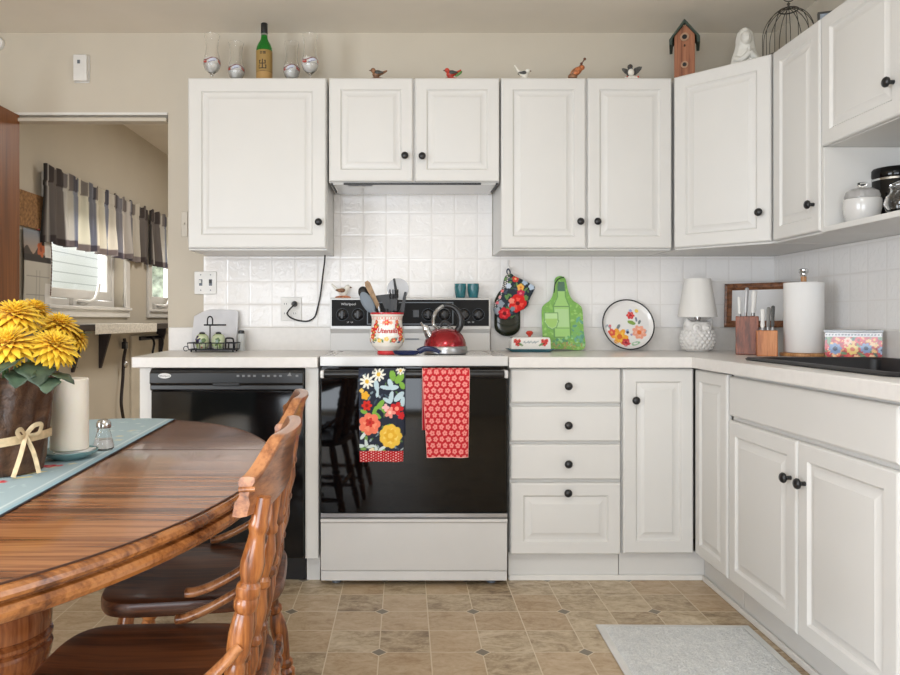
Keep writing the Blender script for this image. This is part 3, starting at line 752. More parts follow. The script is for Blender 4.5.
towel(tx(422.3), tx(469.8), tz(457.5), .64, redfl, 'dish_towel', 'red towel with small pale pink flowers on the oven handle', .018, -.006, 76, 200)
# ---------------------------------------------------------------- things along the back counter and on the wall
CZ = CT1+.0006
# two teal cups and a bird on the top of the backguard
BT = gz(297.6)+.0006
TEAL = mat('teal glaze', (42,104,112), .2, var=.12, scale=60)
prof = [(0,0),(.021,0),(.0225,.004),(.027,.03),(.0285,.05),(.0275,.062),(.0285,.068),(.0268,.068),(.0255,.05),(.02,.008),(0,.007)]
for px, lab in ((460.3, 'teal cup on the range backguard, left one of the pair'), (473.2, 'teal cup on the range backguard, right one of the pair')):
    q = P(px, 0, 3.485)
    single('cup', MB().lathe(prof, (q.x, q.y, BT), 32), TEAL, lab, 'cup', (q.x, q.y, BT), 'teal cups on the range')
BROWN = mat('brown feather glaze', (120,84,58), .45, var=.35, scale=90)
DGREY = mat('dark grey feather glaze', (70,70,68), .45, var=.25, scale=90)
PALE = mat('off white glaze', (226,222,212), .4, var=.06, scale=60)
ORG = mat('orange brown glaze', (176,104,62), .45, var=.3, scale=80)
CRIM = mat('red glaze', (178,58,42), .4, var=.2, scale=60)
LEAFG = mat('leaf green glaze', (92,140,72), .45, var=.2)
TWIG = mat('twig', (96,62,44), .7, var=.2)
def wing_mb(pts, th=.006):
    return MB().tube(smoothpath(pts, 5), [.002+.010*math.sin(PI*min(1, .15+i/(len(pts)*5-4)*.85)) for i in range((len(pts)-1)*5+1)], 10, flat=th/.012)
def bird(label, px, Y, z, s, body, wing, base=None, face=-1, tail=.35, beak=True, wings='fold', group='bird figurines on the wall cabinets', name='bird_figurine', belly=None):
    """small ceramic bird, s = body length, facing left (-1) or right (1)"""
    x = P(px, 0, Y).x
    r = thing(name, label, 'figurine', (x, Y, z), 0, group)
    h = .10*s if base else 0
    if base: obj('base', MB().lathe([(0,0),(.55*s,0),(.5*s,.08*s),(.3*s,.14*s),(0,.15*s)], (x, Y, z), 20, sy=.6), base, r)
    zc = z+h+.34*s
    mb = MB().ball((x, Y, zc), .38*s, .26*s, .27*s, 16, Matrix.Rotation(R(18)*face, 3, 'Y'))
    mb.ball((x+face*.3*s, Y, zc+.27*s), .19*s, .175*s, .185*s, 14)
    mb.tube([(x-face*.2*s, Y, zc), (x-face*.5*s, Y, zc+tail*.4*s), (x-face*.78*s, Y, zc+tail*s)], [.15*s, .10*s, .06*s], 10, flat=1.4)
    mb.ball((x+face*.05*s, Y, zc-.22*s), .2*s, .18*s, .16*s, 12)
    obj('body', mb, body, r, remesh=.045*s)
    if belly: obj('breast', MB().ball((x+face*.12*s, Y-.13*s, zc-.05*s), .2*s, .15*s, .2*s, 14), belly, r)
    if beak: obj('beak', MB().turned([(.06*s,0),(.04*s,.08*s),(0,.17*s)], (x+face*.46*s, Y, zc+.26*s), (face, 0, -.05), 10), TWIG, r)
    for sd in (-1, 1):
        if wings == 'fold': pts = [(x+face*.16*s, Y+sd*.22*s, zc+.08*s), (x-face*.1*s, Y+sd*.27*s, zc+.04*s), (x-face*.5*s, Y+sd*.13*s, zc+.08*s)]
        else: pts = None
        if pts: obj('wing', MB().tube(smoothpath(pts, 5), [.05*s,.09*s,.12*s,.135*s,.14*s,.135*s,.12*s,.1*s,.08*s,.05*s,.02*s], 10, flat=.45), wing, r)
    return r, x, zc
r, x, zc = bird('small brown bird figurine on the range backguard', 343, 3.485, BT, .072, PALE, BROWN, ORG, 1, .5, group='figurines on the range')
UTZ = UT+.0006
bird('small brown and white bird figurine over the left door of the short cabinet', 377, 3.285, UTZ, .06, BROWN, DGREY, TWIG, -1, .25)
r, x, zc = bird('red bird figurine with a green leaf on top of the short cabinet', 451, 3.285, UTZ, .06, CRIM, DGREY, CRIM, -1, .3)
obj('leaf', MB().tube(smoothpath([(x+.02,3.29,zc-.01),(x+.035,3.285,zc+.004),(x+.05,3.29,zc+.014)], 4), [.003,.006,.009,.0105,.0115,.011,.009,.006,.002], 10, flat=.4), LEAFG, r)
bird('grey and white bird figurine with raised tail above the tall two-door cabinet', 524, 3.285, UTZ, .056, PALE, DGREY, PALE, 1, .75)
# orange bird climbing a twig
x = P(575, 0, 3.29).x
r = thing('bird_figurine', 'orange brown bird figurine climbing a twig on the tall two-door cabinet', 'figurine', (x, 3.285, UTZ), 0, 'bird figurines on the wall cabinets')
obj('base', MB().ball((x-.012, 3.285, UTZ+.013), .022, .018, .0155), BROWN, r)
mb = MB().ball((x+.004, 3.285, UTZ+.036), .032, .019, .018, 16, Matrix.Rotation(R(-35), 3, 'Y')).ball((x+.03, 3.285, UTZ+.055), .0135, .012, .012)
obj('body', mb, ORG, r, remesh=.0022)
for sd in (-1, 1): obj('wing', MB().ball((x-.003, 3.29+sd*.017, UTZ+.036), .022, .004, .01, 12, Matrix.Rotation(R(-35), 3, 'Y')), BROWN, r)
obj('twig', MB().tube(smoothpath([(x-.02,3.30,UTZ+.01),(x+.01,3.302,UTZ+.05),(x+.03,3.30,UTZ+.075),(x+.044,3.295,UTZ+.095)], 4), .0025, 8), TWIG, r)
for dx, dz in ((.046, .098), (.031, .077)): obj('bud', MB().ball((x+dx, 3.296, UTZ+dz), .0065, .006, .0065, 10), TWIG, r)
# grey bird with spread wings
x = P(631, 0, 3.29).x
r = thing('bird_figurine', 'grey bird figurine with spread wings on a white flowered base', 'figurine', (x, 3.285, UTZ), 0, 'bird figurines on the wall cabinets')
bs = obj('base', MB().lathe([(0,0),(.036,0),(.034,.008),(.022,.014),(0,.016)], (x, 3.285, UTZ), 20, sy=.6), PALE, r)
for dx in (-.022, -.006, .012, .027): obj('berry', MB().ball((x+dx, 3.2725, UTZ+.009), .0045, seg=10), CRIM, bs)
obj('body', MB().ball((x-.003,3.29,UTZ+.033), .0185, .017, .021).ball((x-.006,3.284,UTZ+.058), .0125, .012, .012), DGREY, r, remesh=.0022)
obj('breast', MB().ball((x-.003,3.2795,UTZ+.031), .0145, .0105, .017), PALE, r)
obj('beak', MB().turned([(.004,0),(0,.012)], (x-.008,3.272,UTZ+.057), (-.2,-1,-.2), 8), TWIG, r)
for sd in (-1, 1):
    pts = [(0,0),(.008,.022),(.03,.03),(.044,.029),(.04,.016),(.028,.002),(.012,-.01)]
    q = 1.0 if sd > 0 else .75
    obj('wing', MB().prism([(x+sd*(.008+a*q), UTZ+.033+b*q) for a, b in pts], 3.291, 3.298, lambda u, v, w: (u, w, v)), DGREY, r, bevel=.002)

# bottle and four tall glasses on the left cabinet
X, Y = P(264.3, 0, 3.39).x, 3.39
r = thing('wine_bottle', 'green wine bottle with gold label between glasses on the left cabinet', 'bottle', (X, Y, UTZ))
GB = NT('green bottle glass').set(Base_Color=rgba((34,140,44)), Roughness=.07, Transmission_Weight=.5, IOR=1.45).m
obj('bottle_body', MB().lathe([(0,0),(.033,0),(.0375,.004),(.0375,.17),(.0365,.182),(.03,.2),(.02,.216),(.0155,.23),(.0145,.262),(0,.262)], (X, Y, UTZ), 36), GB, r)
obj('cap', MB().lathe([(.0148,.25),(.0158,.252),(.0158,.296),(.0145,.299),(0,.2995)], (X, Y, UTZ), 24), BLACK, r)
obj('neck_band', MB().lathe([(.0149,.241),(.0153,.2415),(.0153,.249),(.0149,.2495)], (X, Y, UTZ), 24), STEEL, r)
def label_paint(U, V):
    k = .0383; p = Paint(U*k, V, (158,128,72)); D = (40,28,20)
    p.rect(-1, 0, 1, .066, (178,140,84)); p.rect(-1, .064, 1, .0655, (120,90,50))
    # upper line of small dark characters
    for a in (-.014, -.0075, .001, .0075): p.rect(a, .143, a+.0055, .155, D); p.rect(a+.0018, .146, a+.0037, .151, (158,128,72))
    p.rect(-.016, .149, .015, .1505, D)
    # emblem
    cx = -.002; T = .0046
    p.rect(cx-T/2, .075, cx+T/2, .120, D)
    for h0, h1, hw in ((.098, .115, .0135), (.075, .094, .0165)):
        p.rect(cx-hw, h0, cx+hw, h0+T, D)
        for s in (-1, 1): p.rect(cx+s*hw-T/2, h0, cx+s*hw+T/2, h1, D); p.rect(cx+s*hw-(.005 if s > 0 else 0), h1-T, cx+s*hw+(.005 if s < 0 else 0), h1, D)
    p.rect(-.012, .064, .010, .067, (120,90,50)); return p
lathe_painted('label', [(.0376,.03),(.0381,.0305),(.0381,.165),(.0376,.1655)], (X, Y, UTZ), 150, label_paint, paintmat('bottle label', .5), r)
FROST = mat('frosted white filling', (240,238,234), .55)
def glass_paint(U, V):
    p = Paint(U, V, (206,204,200)); z = .092
    up = (V-z) - .006*np.sin(U*3)
    p.put((np.abs(up-.010) < .0026), (110,34,38)); p.put((np.abs(up+.006) < .0018)&(np.cos(U*3) > -.2), (60,66,110))
    p.put((np.abs(up-.001) < .006)&(np.sin(U*3+.6) > .25), (206,210,226)); p.put((np.abs(up-.001) < .005)&(np.sin(U*3+.6) < -.55), (176,74,66)); return p
def goblet(px, Y, label, first=None):
    x = P(px, 0, Y).x
    if first: return dup(first, (x, Y, UTZ), random.uniform(-.4, .4), label)
    r = thing('stem_glass', label, 'glass', (x, Y, UTZ), 0, 'tall stem glasses on the left cabinet')
    c = (x, Y, UTZ)
    pr = [(0,0),(.033,0),(.033,.003),(.008,.008),(.0045,.014),(.0045,.034),(.009,.04),(.03,.058),(.0385,.08),(.0385,.098),(.034,.118),(.0285,.14),(.027,.16),(.0295,.19),(.0345,.214),(.036,.2205),
          (.0348,.2205),(.033,.214),(.028,.19),(.0255,.16),(.027,.14),(.0325,.118),(.037,.098),(.0368,.08),(.028,.059),(.008,.044),(0,.043)]
    obj('bowl', MB().lathe(pr, c, 36), GLASS, r)
    obj('filling', MB().lathe([(0,.0445),(.008,.0455),(.0265,.0595),(.0352,.08),(.0354,.086),(0,.086)], c, 32), FROST, r)
    lathe_painted('printed_band', [(.0388,.083),(.039,.085),(.039,.098),(.0372,.108),(.0368,.108),(.0385,.098),(.0388,.083)], c, 90, glass_paint, P_GLAZE, r)
    return r
g0_ = goblet(212, 3.33, 'tall stem glass farthest left on the left cabinet, nearest the doorway')
goblet(236.3, 3.425, 'tall stem glass just left of the green bottle', g0_)
goblet(291.7, 3.425, 'tall stem glass just right of the green bottle', g0_)
goblet(310, 3.33, 'tall stem glass farthest right of the four beside the bottle', g0_)

# birdhouse on the corner cabinet
X, Y = P(684.5,0,3.36).x, 3.36
r = thing('birdhouse', 'brown wooden birdhouse with green gabled roof on the corner cabinet', 'birdhouse', (X, Y, UTZ), R(-21))
X = Y = 0; _u = UTZ; UTZ = 0
w, h = .0445, .222
BHW = wood('birdhouse wood', (118,70,46), (150,94,64), (168,112,80), 2, .6, 0, 1.5)
GRW = mat('dark green roof paint', (48,62,52), .6, var=.12)
obj('box', MB().prism([(X-w, UTZ), (X+w, UTZ), (X+w, UTZ+h), (X, UTZ+h+w*.95), (X-w, UTZ+h)], Y-.05, Y+.05, lambda u, v, q: (u, q, v)), BHW, r, bevel=.002)
ap = UTZ+h+w*.95
for s in (-1, 1):
    q = [(X, ap+.002), (X, ap+.021), (X+s*.066, ap-.066), (X+s*.066, ap-.093), (X+s*.053, ap-.093), (X+s*.051, ap-.06)]
    obj('roof_board', MB().prism(q, Y-.065, Y+.06, lambda u, v, k: (u, k, v)), GRW, r, bevel=.0015)
for z, rad in ((UTZ+.205, .0185), (UTZ+.078, .0155), (UTZ+.262, .008)):
    c = (X, Y-.0525, z)
    rg = obj('hole_rim', MB().turned([(rad*.6,.001),(rad*.62,.005),(rad,.005),(rad*1.05,0),(rad*.6,.001)], c, (0,-1,0), 24), mat('pale wood ring', (176,140,112), .6), r)
    obj('hole', MB().turned([(rad*.6,0),(rad*.6,.0035),(0,.0035)], (X, Y-.0505, z), (0,-1,0), 24), BLACK, rg)
obj('perch', MB().turned([(.004,0),(.004,.012),(0,.013)], (X, Y-.05, UTZ+.165), (0,-1,0), 10), TWIG, r)

UTZ = _u
# white statue of a veiled figure
X, Y = P(745,0,3.28).x, 3.28
z = UTZ
mb = MB()
L = []
for zz, rx, ryy, dx, dy in ((0,.062,.045,0,0),(.03,.066,.048,0,0),(.07,.064,.045,.002,0),(.10,.058,.04,.003,.002),(.13,.046,.036,.002,.004),(.155,.040,.036,.002,.004),(.185,.038,.036,.001,.004),(.21,.032,.032,0,.003),(.228,.018,.02,-.001,.002),(.235,.003,.004,-.001,.002)):
    L.append([(X+dx+rx*math.cos(a)*(1+.04*math.sin(7*a)), Y+dy+ryy*math.sin(a)*(1+.04*math.sin(7*a)), z+zz) for a in [2*PI*i/40 for i in range(40)]])
mb.loops(L)
mb.ball((X-.008, Y-.029, z+.178), .024, .022, .031, 20)                      # face
mb.ball((X-.0085, Y-.052, z+.175), .004, .006, .009, 8)                      # nose
for s in (-1, 1): mb.ball((X-.008+s*.009, Y-.0455, z+.184), .0045, .004, .003, 8); mb.tube(smoothpath([(X+s*.05,Y-.01,z+.09),(X+s*.035,Y-.045,z+.075),(X-.004,Y-.055,z+.105)], 4), .013, 10)
mb.ball((X-.0085, Y-.0485, z+.163), .007, .004, .003, 8)
mb.tube([(X-.006,Y-.05,z+.095),(X-.007,Y-.055,z+.13)], [.012,.006], 10)
STW = mat('ivory plaster', (238,235,226), .6, bump=.1, bscale=120)
tag(obj('statue', mb, STW, None, loc=(X, Y, z), remesh=.0026), 'white plaster statue of a veiled praying figure on the corner cabinet', 'statue')

# wire birdcage
X, Y = P(788.5,0,3.01).x, 3.01; z = UTZ
r = thing('birdcage', 'domed black wire birdcage with a hook on the corner cabinet', 'birdcage', (X, Y, z))
rad = .098; WB = mat('dark wire', (74,70,62), .5, .4)
def ring(rr_, zz, t=.0022, n=40): return MB().tube([(X+rr_*math.cos(2*PI*i/n), Y+rr_*math.sin(2*PI*i/n), zz) for i in range(n)], t, 6, closed=True)
obj('base_ring', ring(rad, z+.0027), WB, r); obj('top_ring', ring(.036, z+.198, .003), WB, r)
for k in range(14):
    a = 2*PI*k/14+.1
    pts = [(rad,.003),(rad,.04),(rad,.09),(.094,.12),(.082,.15),(.062,.178),(.036,.198),(.012,.206)]
    obj('wire', MB().tube(smoothpath([(X+q*math.cos(a), Y+q*math.sin(a), z+w_) for q, w_ in pts], 3), .0016, 6), WB, r)
obj('finial', MB().turned([(.012,0),(.006,.006),(.004,.016),(.007,.022),(0,.03)], (X, Y, z+.203), (0,0,1), 12), WB, r)
obj('hook', MB().tube([(X+.028*math.cos(a), Y, z+.262+.028*math.sin(a)) for a in [-PI/2-2.6+i*5.2/24 for i in range(25)]], .002, 6), WB, r)
# small framed ornament leaning beyond the cage
X, Y = P(824,0,2.74).x+.02, 2.74
r = thing('ornament', 'small grey blue framed ornament leaning on the right wall cabinet', 'ornament', (X, Y, UTZ), R(-20))
M_ = Matrix.Rotation(R(-14), 3, 'X') @ Matrix.Rotation(R(0), 3, 'Y')
f_ = lambda u, v, w: tuple(M_ @ Vector((u, w, v)))
obj('frame', MB().cells([-.036,-.029,.029,.036], [.001,.008,.080,.087], lambda i, j: not (i == 1 and j == 1), -.006, .006, f_), DGREY, r)
obj('plaque', MB().prism([(-.0292,.0078),(.0292,.0078),(.0292,.0802),(-.0292,.0802)], -.003, .003, f_), mat('grey blue glaze', (150,160,172), .3, var=.2, scale=30), r)

# jars on the open shelf
SH = 1.4186
X, Y = 1.588, 2.50
r = thing('canister', 'small white jar with a clear glass lid on the open shelf', 'jar', (X, Y, SH))
obj('jar_body', MB().lathe([(0,0),(.046,0),(.05,.004),(.058,.05),(.0595,.075),(.0575,.082),(.05,.083),(0,.083)], (X, Y, SH), 36), ENAMEL, r)
ld = obj('lid', MB().lathe([(.0,.0835),(.054,.0835),(.055,.092),(.05,.108),(.035,.118),(.012,.122),(0,.122)], (X, Y, SH), 36), NT('cloudy glass').set(Base_Color=rgba((214,212,210)), Roughness=.12, Transmission_Weight=.6, IOR=1.3).m, r)
obj('lid_knob', MB().lathe([(.006,.1205),(.006,.126),(.016,.132),(.015,.140),(0,.143)], (X, Y, SH), 20), GLASS, ld)
X, Y = 1.752, 2.575
r = thing('canister', 'tall black canister with a banded lid at the back of the open shelf', 'jar', (X, Y, SH))
obj('jar_body', MB().lathe([(0,0),(.07,0),(.074,.004),(.075,.16),(.073,.168),(0,.168)], (X, Y, SH), 40), GLOSSB, r)
obj('band', MB().lathe([(.0755,.158),(.077,.159),(.077,.166),(.0755,.167)], (X, Y, SH), 40), CHROME, r)
obj('lid', MB().lathe([(0,.1685),(.075,.1685),(.077,.174),(.0765,.196),(.07,.204),(0,.206)], (X, Y, SH), 40), GLOSSB, r)
X, Y = 1.585, 2.285
r = thing('glass_jar', 'clear rounded glass jar on the open shelf before the black canister', 'jar', (X, Y, SH))
obj('jar_body', MB().lathe([(0,0),(.035,0),(.05,.012),(.056,.035),(.05,.058),(.04,.068),(.037,.08),(.042,.088),(.04,.088),(.034,.08),(.037,.068),(.047,.057),(.053,.035),(.047,.014),(.03,.005),(0,.005)], (X, Y, SH), 36), GLASS, r)
obj('lid', MB().lathe([(0,.0885),(.04,.0885),(.04,.094),(.022,.104),(.008,.108),(.012,.118),(0,.124)], (X, Y, SH), 28), GLASS, r)

# wall plates, outlet, plug and cable
def plate(name, label, cat, x0, y0, x1, y1, Y, M, loc=None):
    a, b = P(x0, y1, Y), P(x1, y0, Y)
    r = thing(name, label, cat, ((a.x+b.x)/2, Y, a.z))
    obj('cover_plate', MB().box(a.x, Y-.006, a.z, b.x, Y, b.z), M, r, bevel=.003)
    return r, a, b
TY = YW-.0085
r, a, b = plate('light_switch', 'white double switch plate at the left edge of the tiles', 'switch', 194.5, 271.5, 216.8, 294.3, TY-.001, PLATEW)
for px in (200.7, 210.5):
    c = P(px, 282.5, TY-.007)
    obj('toggle_slot', MB().box(c.x-.008, c.y-.0008, c.z-.016, c.x+.008, c.y+.0008, c.z+.016), GREYP, r)
    obj('toggle', MB().box(c.x-.005, c.y-.012, c.z-.004, c.x+.005, c.y-.0006, c.z+.012), PLATEW if px < 205 else BLACK, r, bevel=.002)
    for dz in (-.038, .038): obj('screw', MB().turned([(.003,0),(.003,.001),(0,.0012)], (c.x, c.y+.0005, c.z+dz), (0,-1,0), 10), GREYP, r)
r, a, b = plate('light_switch', 'beige switch plate on the wall between the doorway and cabinet', 'switch', 181.3, 211.5, 187.8, 237, YW-.0005, mat('beige plastic', (206,198,184), .5))
c = (a+b)/2; obj('toggle', MB().box(c.x-.004, c.y-.016, c.z-.003, c.x+.004, c.y-.0055, c.z+.008), MATS['beige plastic'], r, bevel=.002)
r, a, b = plate('power_outlet', 'white double power outlet on the tiles beside the black plug', 'outlet', 281, 297, 301.7, 321, TY-.001, PLATEW)
for px in (285.5, 294.8):
    for py in (304, 313.5):
        c = P(px, py, TY-.0073)
        s_ = obj('socket', MB().turned([(.0145,0),(.014,.0012),(0,.0014)], c, (0,-1,0), 24), PLATEW, r)
        for dx in (-.005, .005): obj('slot', MB().box(c.x+dx-.001, c.y-.0025, c.z-.004, c.x+dx+.001, c.y-.001, c.z+.005), BLACK, s_)
r = thing('power_lead', 'black cable with a plug running from the outlet up to the left cabinet', 'cord', P(294.8,304,TY-.02))
c = P(294.8, 304, TY-.0085)
obj('plug', MB().turned([(.014,.002),(.015,.006),(.014,.022),(.008,.034),(.005,.038)], c, (0,-1,0), 16), BLACK, r)
pts = [P(294.8,304.4,TY-.045), P(290.5,308.5,TY-.05), P(287.3,313.6,TY-.035), P(291,317.8,TY-.02), P(299,320.6,TY-.012), P(308,321,TY-.01), P(314.5,317,TY-.01), P(317.5,308,TY-.01), P(320.5,294,TY-.012), P(322.8,275,TY-.03), P(324.5,262,TY-.05), P(325.2,250.8,TY-.06)]
obj('cable', MB().tube(smoothpath(pts, 5), .0038, 8), BLACK, r)
r, a, b = plate('wall_mounted_chime', 'white door chime box high on the wall above the doorway', 'chime', 74.8, 55.5, 90, 83.2, YW-.0005, PLATEW)
obj('cover', MB().box(a.x+.004, YW-.03, a.z+.004, b.x-.004, YW-.0062, b.z-.004), PLATEW, r, bevel=.004)
c = P(78.6, 61.6, YW-.031); obj('lens', MB().box(c.x-.007, c.y-.002, c.z-.009, c.x+.007, c.y+.0015, c.z+.009), GREYP, r, bevel=.002)
c = P(-1.5, 44, YW); single('wall_fitting', MB().turned([(.032,.0005),(.034,.008),(.03,.02),(0,.026)], c, (0,-1,0), 32), PLATEW, 'white round wall fitting left of the door chime', 'fitting', c)

# left counter: white board, wire caddy with two painted shakers, salt bottle
def lean(mb_pts, Y0, z0, Y1, z1, th):
    """outline (x, height along the board) leaned from (Y0,z0) to (Y1,z1)"""
    d = Vector((0, Y1-Y0, z1-z0)).normalized(); n = Vector((0, -d.z, d.y))
    return MB().loops([[Vector((x, Y0, z0))+d*h+n*t for x, h in mb_pts] for t in (0, th)])
k = 3.5/F
bp = [(P(a,0,3.5).x, (350-b)*k) for a, b in ((192.2,350),(236.5,350),(237.3,326),(236.8,309),(234,307.3),(207,306.6),(200,309.5),(192.2,314))]
single('cutting_board', lean(bp, 3.478, CZ, 3.5445, CZ+.2, .006), mat('pale grey board', (214,214,218), .4), 'pale grey board with clipped corners leaning behind the wire caddy', 'board', (-.93, 3.5, CZ), bevel=.002)
X, Y = P(215,0,3.40).x, 3.40
r = thing('wire_caddy', 'black wire caddy holding two green painted shakers', 'caddy', (X, Y, CZ), 0)
xa, xb, ya, yb = P(191.5,0,Y).x, P(237,0,Y).x, Y-.048, Y+.046
def loop_rect(z, e=0, t=.0026): return MB().tube([(xa-e,ya-e,z),(xb+e,ya-e,z),(xb+e,yb+e,z),(xa-e,yb+e,z)], t, 6, closed=True)
bm_ = MB().box(xa, ya, CZ+.008, xb, yb, CZ+.0115)
obj('tray', bm_, IRON, r)
obj('rim', loop_rect(CZ+.042, .004), IRON, r); obj('rim', loop_rect(CZ+.012, 0), IRON, r)
for i in range(9):
    x = lerp(xa, xb, i/8)
    for y in (ya, yb): obj('wire', MB().tube([(x,y,CZ+.011),(x+(x-X)*.03,y+(.004 if y > Y else -.004),CZ+.042)], .0018, 6), IRON, r)
for x in (xa+.01, xb-.01):
    for y in (ya+.01, yb-.01): obj('foot', MB().ball((x,y,CZ+.0045), .0048, seg=10), IRON, r)
obj('scroll', MB().tube([(xa-.012+.011*math.cos(a), ya, CZ+.016+.011*math.sin(a)) for a in [i*.5 for i in range(12)]], .002, 6), IRON, r)
hx = P(210,0,Y).x
obj('handle', MB().tube(smoothpath([(hx-.012,Y,CZ+.125),(hx-.012,Y,CZ+.15),(hx-.008,Y,CZ+.162),(hx,Y,CZ+.166),(hx+.008,Y,CZ+.162),(hx+.012,Y,CZ+.15),(hx+.012,Y,CZ+.125)], 4), .0032, 8), IRON, r)
obj('crossbar', MB().tube([(P(204,0,Y).x,Y,CZ+.126),(P(226,0,Y).x,Y,CZ+.126)], .0038, 8), IRON, r)
obj('post', MB().tube([(hx,Y,CZ+.012),(hx,Y,CZ+.126)], .003, 8), IRON, r)
obj('napkin_loop', MB().tube(smoothpath([(P(227,0,Y).x,ya+.02,CZ+.012),(P(227.2,0,Y).x,ya+.02,CZ+.055),(P(228,0,Y).x,ya+.02,CZ+.064),(P(233,0,Y).x,ya+.02,CZ+.064),(P(234.8,0,Y).x,ya+.02,CZ+.055),(P(235,0,Y).x,ya+.02,CZ+.012)], 4), .004, 8), IRON, r)
def shaker_paint(kind):
    def f(U, V):
        p = Paint(U*.034, V, (196,206,170)); rnd = random.Random(kind)
        for i in range(26): p.leaf(rnd.uniform(-.11,.11), rnd.uniform(.01,.07), .022, .010, rnd.uniform(0,3), rnd.choice([(120,150,80),(90,120,62),(160,180,110),(214,216,190),(196,200,150)]))
        for i in range(12): p.ell(rnd.uniform(-.11,.11), rnd.uniform(.005,.024), .006, .005, 0, rnd.choice([(230,226,214),(190,120,96),(226,214,196)]))
        if kind == 1:
            for i in range(14): p.ell(-.016+rnd.uniform(-.013,.013), .042+rnd.uniform(-.018,.018), .0062, .0062, 0, rnd.choice([(58,48,84),(84,74,120),(44,38,66)]))
            p.leaf(.014,.04,.03,.02,.5,(84,112,60))
        else: p.flower(.004,.042,.014,5,(70,104,50),(44,70,34))
        p.rect(-1,.068,1,1,(150,170,110)); return p
    return f
for i, (px, kind, lab) in enumerate(((202,1,'green shaker with purple grapes in the wire caddy'), (218.3,2,'plain green leafy shaker in the wire caddy, nearer the range'))):
    x = P(px,0,Y-.006).x; c = (x, Y-.003, CZ+.0122)
    r = thing('shaker', lab, 'shaker', c, 0, 'painted shakers in the wire caddy')
    lathe_painted('jar_body', [(0,0),(.021,0),(.029,.012),(.0325,.03),(.032,.046),(.027,.062),(.017,.071),(0,.073)], c, 72, shaker_paint(kind), P_GLAZE, r)
    obj('cap', MB().lathe([(.014,.0715),(.013,.078),(.006,.081),(0,.0815)], c, 18), IRON, r)
c = (P(241.3,0,3.49).x, 3.49, CZ)
r = thing('salt_bottle', 'slim pale grinder with dark cap right of the grey board', 'shaker', c)
obj('bottle_body', MB().lathe([(0,0),(.018,0),(.0185,.06),(.0175,.083),(0,.083)], c, 20), mat('pale plastic', (196,198,196), .35), r)
obj('cap', MB().lathe([(0,.0835),(.016,.0835),(.015,.097),(.008,.1),(0,.1)], c, 20), BLACK, r)
# ---------------------------------------------------------------- right part of the back counter
def poly_mask(U, V, poly):
    ins = np.zeros(len(U), bool); n = len(poly)
    for i in range(n):
        x0, y0 = poly[i]; x1, y1 = poly[(i+1) % n]
        c = ((y0 > V) != (y1 > V)) & (U < (x1-x0)*(V-y0)/((y1-y0) or 1e-9)+x0); ins ^= c
    return ins
def smooth2(pts, n=6):
    q = smoothpath([(a, b, 0) for a, b in pts+[pts[0]]], n)[:-1]; return [(v.x, v.y) for v in q]
def painted_slab(name, outline, th, f, paint, m, parent=None, loc=None, step=.0022, puff=0):
    """plate of any outline: gridded inside, closed with a back; f(u, v, w) places it"""
    us = [a for a, b in outline]; vs = [b for a, b in outline]
    bm = bmesh.new(); vv = [bm.verts.new((a, b, 0)) for a, b in outline]; bm.faces.new(vv)
    x = min(us)+step*.37
    while x < max(us):
        bmesh.ops.bisect_plane(bm, geom=bm.verts[:]+bm.edges[:]+bm.faces[:], plane_co=(x,0,0), plane_no=(1,0,0)); x += step
    y = min(vs)+step*.37
    while y < max(vs):
        bmesh.ops.bisect_plane(bm, geom=bm.verts[:]+bm.edges[:]+bm.faces[:], plane_co=(0,y,0), plane_no=(0,1,0)); y += step
    bm.verts.index_update(); top = [(v.co.x, v.co.y) for v in bm.verts]; fs = [tuple(v.index for v in q.verts) for q in bm.faces]
    be = [(e.verts[0].index, e.verts[1].index) for e in bm.edges if len(e.link_faces) == 1]; bm.free()
    T = np.array(top); O = np.array(outline); d = np.full(len(T), 9.0)
    for i in range(len(O)):
        a, b = O[i], O[(i+1) % len(O)]; ab = b-a; t = np.clip(((T-a)@ab)/max(ab@ab, 1e-12), 0, 1)
        d = np.minimum(d, np.linalg.norm(T-(a+t[:, None]*ab), axis=1))
    bulge = puff*np.sqrt(np.clip(d/.03, 0, 1)*(2-np.clip(d/.03, 0, 1))) if puff else np.zeros(len(T))
    mb = MB(); n = len(top)
    mb.add([f(a, b, bulge[i]+th/2) for i, (a, b) in enumerate(top)]+[f(a, b, -th/2) for a, b in top],
           fs+[tuple(i+n for i in reversed(q)) for q in fs]+[(a, b, b+n, a+n) for a, b in be])
    o = obj(name, mb, m, parent, loc=loc, angle=60)
    U = np.concatenate([T[:, 0]]*2); V = np.concatenate([T[:, 1]]*2); setcol(o, paint(U, V).c); return o
# dark green flattened bottle on the wall with the floral mitt before it
WY = TY-.002; kw = WY/F
def wq(pts, Y): return [((a-CX)*Y/F, H-(b-CY)*Y/F) for a, b in pts]
DG = NT('dark bottle glass').set(Base_Color=rgba((26,32,16)), Roughness=.22, Coat_Weight=.1).m
q = P(507.5, 310, WY-.030)
r = thing('flattened_bottle', 'dark green flattened glass bottle hung on the tiles behind the floral mitt', 'bottle', (q.x, WY-.030, P(0,336,WY-.030).z))
ol = smooth2(wq([(494.8,300),(494.6,316),(494.8,328),(498.5,333),(504,335.8),(511,335.8),(516.5,333),(519.8,328),(520,316),(519.6,300),(513,290),(501,290)], WY-.030), 4)
painted_slab('bottle_body', ol, .012, lambda u, v, w: (u, WY-.0275-w, v), lambda U, V: Paint(U, V, (26,32,16)), DG, r, step=.012, puff=.008)
obj('glass_fold', MB().tube(smoothpath([P(496.5,321,WY-.038), P(501,324.5,WY-.0415), P(507,326,WY-.042), P(514,325,WY-.0415), P(518.5,321,WY-.038)], 4), .0022, 8), DG, r)
